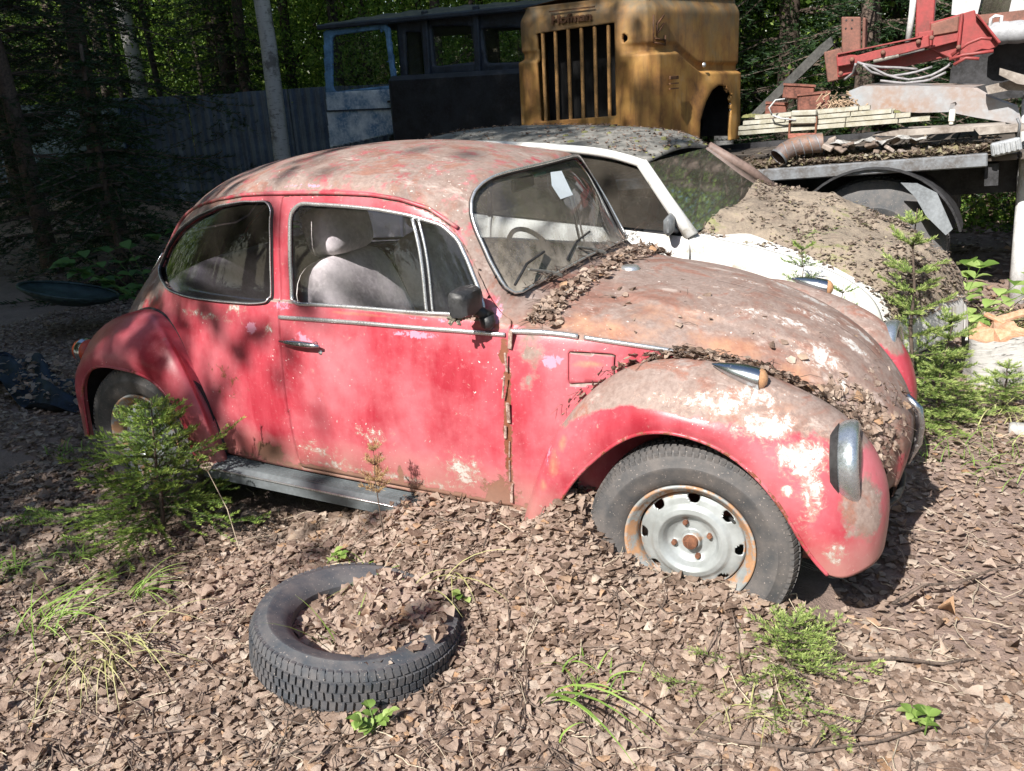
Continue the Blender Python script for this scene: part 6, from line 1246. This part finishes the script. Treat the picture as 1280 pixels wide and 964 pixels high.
wallwin(-5.53, -3.0, .6, 2.42, [[(-5.42, 2.27), (-5.20, 2.26), (-5.19, 1.47), (-5.47, 1.48)], [(-5.07, 2.31), (-4.54, 2.28), (-4.50, 1.90), (-5.06, 1.88)], [(-4.41, 2.24), (-3.60, 2.2), (-3.60, 1.86), (-4.37, 1.88)]], 6.05, .06)
wallwin(-6.6, -3.0, .6, 2.42, [[(-6.3, 2.28), (-5.3, 2.28), (-5.3, 1.65), (-6.3, 1.65)], [(-5.1, 2.28), (-4.4, 2.28), (-4.4, 1.6), (-5.1, 1.6)], [(-4.2, 2.28), (-3.4, 2.28), (-3.4, 1.6), (-4.2, 1.6)]], 7.7, .05, 'rear_wall')
for x in (-5.13, -4.46): MB().box((x, 6.02, 1.6), (.07, .06, 1.75), (0, R(1.5), 0), bev=.01).build('cab_pillar', M_cab, cb_)
rf = MB(); v = []; nx, ny = 30, 12
for j in range(ny):
    for i in range(nx): u, w_ = i/(nx-1), j/(ny-1); v.append((-6.6+3.7*u, 5.93+1.85*w_, 2.40+.13*math.sin(math.pi*min(1, w_*1.3+.05))*(.6+.4*math.sin(math.pi*u**.7))+.012*math.sin(i*2.1+j)))
top = mkmesh('cab_roof', v, [(j*nx+i, j*nx+i+1, (j+1)*nx+i+1, (j+1)*nx+i) for j in range(ny-1) for i in range(nx-1)], simple('mossy_navy_roof', (.05, .06, .065), .8, 0, .8, 9, .5, (.14, .14, .11)), cb_)
MB().box((-4.75, 5.94, 2.40), (3.7, .05, .06), bev=.015).build('roof_edge', M_cab, cb_)
MB().box((-4.5, 5.8, 1.3), (1.9, .35, 1.0), bev=.05).build('engine_cover', simple('mottled_black_metal', (.020, .024, .032), .55, .2, .6, 6, .3, (.006, .007, .010)), cb_)  # near-black metal with darker noise blotches
for k in range(3): MB().box((-6.0+k*1.2, 6.9, .75), (.5, .5, .7), bev=.05).build('seat', M_dark, cb_)
MB().box((-4.8, 6.9, .55), (3.6, 1.7, .08)).build('cab_floor', M_dark, cb_)
# ---------------------------------------------------------------- fence
fn_ = thing('metal_fence', 'dark blue corrugated metal sheet fence in the shade along the forest edge', 'fence', (0, 0, 0))
M_fence = simple('dark_blue_sheet_metal', (.085, .125, .175), .5, .2, .3, 3, .1, (.045, .065, .10))
def fline(x): return 8.0+(x+20)*.012
sheet_me = None; x = -20.0; k = 0
while x < -3.4:
    wv, n = 1.10, 30; v = []
    for i in range(n+1): u = i/n; off = .0 if (u*6) % 1 < .42 else .035; v += [(u*wv, off, -.55), (u*wv, off, 1.72)]
    if sheet_me is None:
        o = mkmesh('fence_sheet', v, [(2*i, 2*i+2, 2*i+3, 2*i+1) for i in range(n)], M_fence, fn_, smooth=False); sheet_me = o.data
    else: o = bpy.data.objects.new('fence_sheet', sheet_me); C.objects.link(o); o.parent = fn_
    o.location = (x, fline(x), random.Random(k).uniform(-.03, .03)); o.rotation_euler = (0, random.Random(k+50).uniform(-.012, .012), 0); x += 1.09; k += 1
for k in range(7): MB().box((-20+k*2.6, fline(-20+k*2.6)+.10, .55), (.06, .06, 2.4)).build('fence_post', M_dsteel, fn_)
for z in (.1, 1.45): MB().box((-11.6, 8.19, z), (16.6, .04, .05), (0, 0, .012)).build('fence_rail', M_dsteel, fn_)
lp = MB().box((-14.2, 7.75, 1.0), (3.2, .03, 1.3), (0, .02, .02)).build('pale_blue_board', simple('pale_blue_sheet', (.12, .19, .25), .6, 0, .3, 2)); tag(lp, 'pale blue grey sheet leaning on the fence at the far left', 'sheet')
# ---------------------------------------------------------------- trees
def trunk_mb(h, r, seed, lean=0.0):
    rg = random.Random(seed); pts = []; x = y = 0
    for i in range(10): u = i/9; pts.append((x+lean*h*u, y, -.6+(h+.6)*u)); x += rg.gauss(0, .03); y += rg.gauss(0, .03)
    return MB().tube(pts, [r*(1.25 if i == 0 else 1-.75*i/9) for i in range(10)], 14), pts
M_bt = birch_mat(); M_bt.name = 'birch_trunk_bark'
M_lf = nmat('forest_leaves', (.05, .11, .02), (.15, .27, .045), (.34, .46, .09), .5)
M_lfd = nmat('dark_spruce_foliage', (.010, .025, .010), (.020, .048, .016), (.045, .09, .025), .12)
def leafcloud(name, P, s, mat, parent=None, rng=RNG, flat=.5):
    n = len(P); a = rng.normal(0, 1, (n, 3)); a /= np.linalg.norm(a, axis=1, keepdims=True); b = np.cross(a, rng.normal(0, 1, (n, 3))); b /= np.linalg.norm(b, axis=1, keepdims=True)+1e-9
    s = (s*rng.uniform(.6, 1.2, n))[:, None]; V = np.stack([P-a*s*.5, P+b*s*.28, P+a*s*.5, P-b*s*.28], 1).reshape(-1, 3)
    return mkmesh(name, V, np.arange(4*n).reshape(-1, 4), mat, parent, smooth=False, attr={'lc': np.repeat(rng.uniform(0, 1, n), 4)})
def clumps(n, h0, h1, rad, per, cr, rng, prof=lambda u: 1.0):
    out = []
    for _ in range(n):
        u = rng.random(); z = h0+(h1-h0)*u; r = rad*prof(u)*math.sqrt(rng.random()); a = rng.uniform(0, 6.28); c = np.array([r*math.cos(a), r*math.sin(a), z]); out.append(c+rng.normal(0, 1, (per, 3))*cr*np.array([1, 1, .6]))
    return np.vstack(out)
rt = np.random.default_rng(77)
def dec_tree(name, label, loc, h, r, seed, bark, group, crown0=.25, rad=1.5, ncl=110, per=70, ls=.10, cr=.28, lean=0, cat='tree', mat=None):
    t = thing(name, label, cat, loc, group=group); m, pts = trunk_mb(h, r, seed, lean); m.build('trunk', bark, t, True); rg = np.random.default_rng(seed)
    br = MB()
    for k in range(16):
        u = crown0+(1-crown0)*rg.random()*.9; i = int(u*9); p = Vector(pts[min(9, i)]); a = rg.uniform(0, 6.28); L = rad*rg.uniform(.5, .95); d = Vector((math.cos(a), math.sin(a), .45)); br.tube([p, p+d*L*.5, p+d*L+Vector((0, 0, .1*L))], [r*.22, r*.13, r*.04], 5)
    br.build('branches', bark, t)
    P = clumps(ncl, h*crown0, h*1.02, rad, per, cr, rg, lambda u: .55+.75*math.sin(math.pi*min(1, u*.9+.08))); P[:, 0] += lean*P[:, 2]; leafcloud('crown', P, ls, mat or M_lf, t, rg); return t
def conifer(name, label, loc, h, rad, seed, group=None, bottom=.06, mat=None, nn=26000, L=.075, w=.009, per=75, nw=34, br=9):
    t = thing(name, label, 'spruce tree', loc, group=group); trunk_mb(h, .011*h+.03, seed)[0].build('trunk', M_bark, t, True); rg = np.random.default_rng(seed); A, Bq, wood = [], [], MB()
    for k in range(nw):
        u = bottom+(1-bottom)*k/nw; R0 = rad*(1-u)**.75+.1
        for b in range(br):
            a = rg.uniform(0, 6.28); Lb = R0*rg.uniform(.65, 1.1); p = np.array([0, 0, h*u]); d = np.array([math.cos(a), math.sin(a), .15]); pts = [p]
            for i in range(5): d = d+np.array([0, 0, -.16 if i < 3 else .10])+rg.normal(0, .05, 3); d /= np.linalg.norm(d); pts.append(pts[-1]+d*Lb/5)
            wood.tube([tuple(q) for q in pts], [.018*(1-i/6)*(1-u*.5) for i in range(6)], 3, cap=False)
            for i in range(1, 5):
                A.append(pts[i]); Bq.append(pts[i+1])
                for sg in (-1, 1): T = d; s = np.cross(T, [0, 0, 1])*sg; d2 = T*.6+s+np.array([0, 0, rg.normal(-.45, .2)]); d2 /= np.linalg.norm(d2); l2 = Lb*.34*(1-i/7)*rg.uniform(.6, 1.2); A.append(pts[i]); Bq.append(pts[i]+d2*l2)
    A, Bq = np.array(A), np.array(Bq); wood.build('branches', M_bark, t, fix=False); needle_mesh('needles', A, Bq, per, L, w, mat or M_lfd, t, rg, rg.uniform(.1, .9, len(A)), spread=.8); return t
# birches seen one by one
def onfar(x, y): return (x, y, -.2)
M_darkbark = simple('dark_forest_bark', (.075, .058, .048), .9, 0, .5, 12, .5)
dec_tree('birch_tree', 'white birch trunk standing just left of the pale blue cab door', (-8.05, 6.6, -.1), 13, .13, 201, M_bt, None, crown0=.38, rad=1.9)
dec_tree('birch_tree', 'birch trunk behind the fence at the left, thinner and darker', (-13.6, 9.2, -.2), 14, .17, 202, M_bt, None, crown0=.36)
dec_tree('birch_tree', 'birch trunk coloured dark for the shade between the two left birches behind the fence', (-11.6, 9.4, -.2), 14, .17, 203, M_darkbark, None, crown0=.38)  # dark bark on a birch, its dimness put into the colour
dec_tree('birch_tree', 'white birch trunk with dark marks right of the orange bonnet', (-2.15, 7.9, -.2), 13, .13, 204, M_bt, None, crown0=.34, rad=2.2)
dec_tree('birch_tree', 'pale birch trunk behind the roof of the dark cab', (-4.9, 10.3, -.2), 13, .12, 205, M_bt, None, crown0=.34)
# spruces on the left: first is built, then copied
sp0 = conifer('spruce_tree', 'large dark spruce at the left edge of the picture in front of the fence', (-9.2, 4.6, -.1), 10.5, 2.1, 301)
def cps(src, label, loc, rz, sc, group=None):
    c = copytree(src); c.location = loc; c.rotation_euler = (0, 0, rz); c.scale = (sc, sc, sc); c['label'] = label
    if group: c['group'] = group
    elif 'group' in c: del c['group']
    return c
cps(sp0, 'big spruce trunk and branches behind the dark dish at the left', (-8.4, 3.1, -.1), 2.3, .72)
cps(sp0, 'spruce far left against the pale blue sheet', (-13.5, 6.2, -.1), 4.0, .95)
g = 'trees standing to the left out of the picture that shade the yard'
sh0 = None
for k, (t_, w_, s_) in enumerate(((-5.0, 4.95, 1.0), (-5.5, 7.2, 1.0), (-4.8, 9.6, .96), (-5.5, 12.0, .96), (-8.6, 5.6, 1.45), (-8.0, 8.4, 1.0), (-4.6, 14.4, .95), (-7, 16.8, 1.0), (-8.5, 10.2, 1.4))):
    xy = (.109*t_-.994*w_, .994*t_+.109*w_, 0)
    if sh0 is None: sh0 = dec_tree('shade_tree', 'tall leafy tree shading the yard from the left, outside the picture', xy, 14, .17, 901, M_darkbark, g, crown0=.12, rad=2.15, ncl=330, per=110, ls=.15, cr=.36)
    else: cps(sh0, 'tall leafy tree shading the yard from the left, outside the picture', xy, k*1.3, s_, g)
for k, (x, y) in enumerate(((-9, -11), (-6, -13), (-3.2, -12), (-.5, -13.5), (2.2, -12), (5, -13), (7.5, -11), (10, -9), (12, -6), (12.5, -2), (11, 2), (10, 5.5))):
    cps(sh0, 'lower unseen leafy tree added behind the photographer to darken reflections', (x, y, 0), k*1.7, .46+.04*(k % 3), 'unseen trees added behind the photographer')  # unseen trees added so the car glass reflects dark green
# leafy trees and dark trunks beyond the fence
d0 = dec_tree('forest_tree', 'leafy forest tree with thin dark trunk beyond the fence', (-9.6, 11.0, -.2), 11, .10, 401, M_darkbark, 'leafy trees beyond the fence', crown0=.10, rad=1.7, ncl=190, per=110, ls=.072, cr=.30)
d1 = dec_tree('forest_tree', 'leafy forest tree with thin dark trunk beyond the fence', (-6.6, 11.4, -.2), 11, .08, 402, M_darkbark, 'leafy trees beyond the fence', crown0=.14, rad=1.6, ncl=190, per=110, ls=.072, cr=.30)
rf_ = random.Random(44); k = 0
for gx_ in np.arange(-26, 12, 1.9):
    for gy_ in (9.8, 12.6, 15.6, 19.5):
        x, y = gx_+rf_.uniform(-.8, .8)-(gy_-9)*.3, gy_+rf_.uniform(-.9, .9)
        if abs(x+2.15) < .5 and y < 10.5: continue
        c = cps((d0, d1)[k % 2], 'leafy forest tree with thin dark trunk beyond the fence', (x, y, -.3), rf_.uniform(0, 6.28), rf_.uniform(.75, 1.25), 'leafy trees beyond the fence'); k += 1
for k, (x, y) in enumerate(((-.5, 7.6), (1.0, 8.0), (-1.6, 9.0), (3.2, 9.8), (.3, 9.6), (-16.2, 9.4), (-10.8, 8.9), (4.8, 8.2), (-3.4, 9.4), (2.0, 7.0))): cps(sp0, ('dark spruce directly behind the end box of the red crane arm', 'dark spruce behind the mast of the red crane', 'dark spruce just right of the orange bonnet behind the leaning plate', 'dark spruce farthest right beyond the machine cab', 'second row spruce seen between bonnet and crane', 'dark spruce behind the fence at the far left corner', 'dark spruce behind the fence between the left birches', 'dark spruce at the right beyond the white post', 'dark spruce behind the orange bonnet', 'dark spruce behind the machine cab at the right edge')[k], (x, y, -.2), k*.8, .85+.1*(k % 3))
tr_me = None
for k in range(46):
    x, y = rf_.uniform(-22, 4), rf_.uniform(9, 15)
    t = thing('tree_trunk', 'thin bare dark trunk in the forest beyond the fence', 'tree', (x, y, -.3), (rf_.uniform(-.04, .04), rf_.uniform(-.05, .05), rf_.uniform(0, 6)), 'thin trunks beyond the fence')
    if tr_me is None: o = trunk_mb(9, .06, 9)[0].build('trunk', M_darkbark, t, True); tr_me = o.data
    else: o = bpy.data.objects.new('trunk', tr_me); C.objects.link(o); o.parent = t
    t.scale = (rf_.uniform(.6, 1.3),)*2+(1,)
# the wood beyond: one deep mass
n = 80000; xx = rt.uniform(-46, 26, n); yy = rt.uniform(22, 32, n)+.0*xx; zz = rt.uniform(-.5, 15, n)
wd_ = leafcloud('far_wood', np.stack([xx, yy, zz], 1)+rt.normal(0, .3, (n, 3)), .46, M_lf, None, rt); tag(wd_, 'dense leafy wood closing the view behind the trees', 'wood', kind='stuff')
n = 32000; xx = rt.uniform(-46, -18, n); yy = rt.uniform(-6, 24, n); zz = rt.uniform(-.5, 14, n)
wd2 = leafcloud('far_wood', np.stack([xx, yy, zz], 1), .46, M_lf, None, rt); tag(wd2, 'dense leafy wood closing the view at the left', 'wood', kind='stuff')
n = 26000; xx = rt.uniform(-20, 6, n); yy = rt.uniform(8.4, 20, n); zz = rt.gamma(1.4, .22, n)-.2
tag(leafcloud('undergrowth', np.stack([xx, yy, zz], 1), .11, M_lf, None, rt), 'low green undergrowth beyond the fence', 'undergrowth', kind='stuff')
n = 3500; xx = rt.uniform(.2, 2.6, n); yy = rt.uniform(6.6, 8, n); zz = rt.gamma(1.3, .12, n)
tag(leafcloud('undergrowth', np.stack([xx, yy, zz], 1), .07, M_lf, None, rt), 'sunlit green undergrowth seen below the flatbed at the right', 'undergrowth', kind='stuff')

# pale ferns and low spruce boughs in the shade at the left
g0 = conifer('low_spruce_bough', 'low drooping spruce at the far left in front of the fence', (-6.6, 2.6, -.1), 2.3, 1.1, 302, nw=14, per=70)
broad('shaded leafy plant low in front of the fence behind the rear of the car', (-5.2, 2.6, 0), 12, .8, .12, 9, M_broadd, pairs=4)
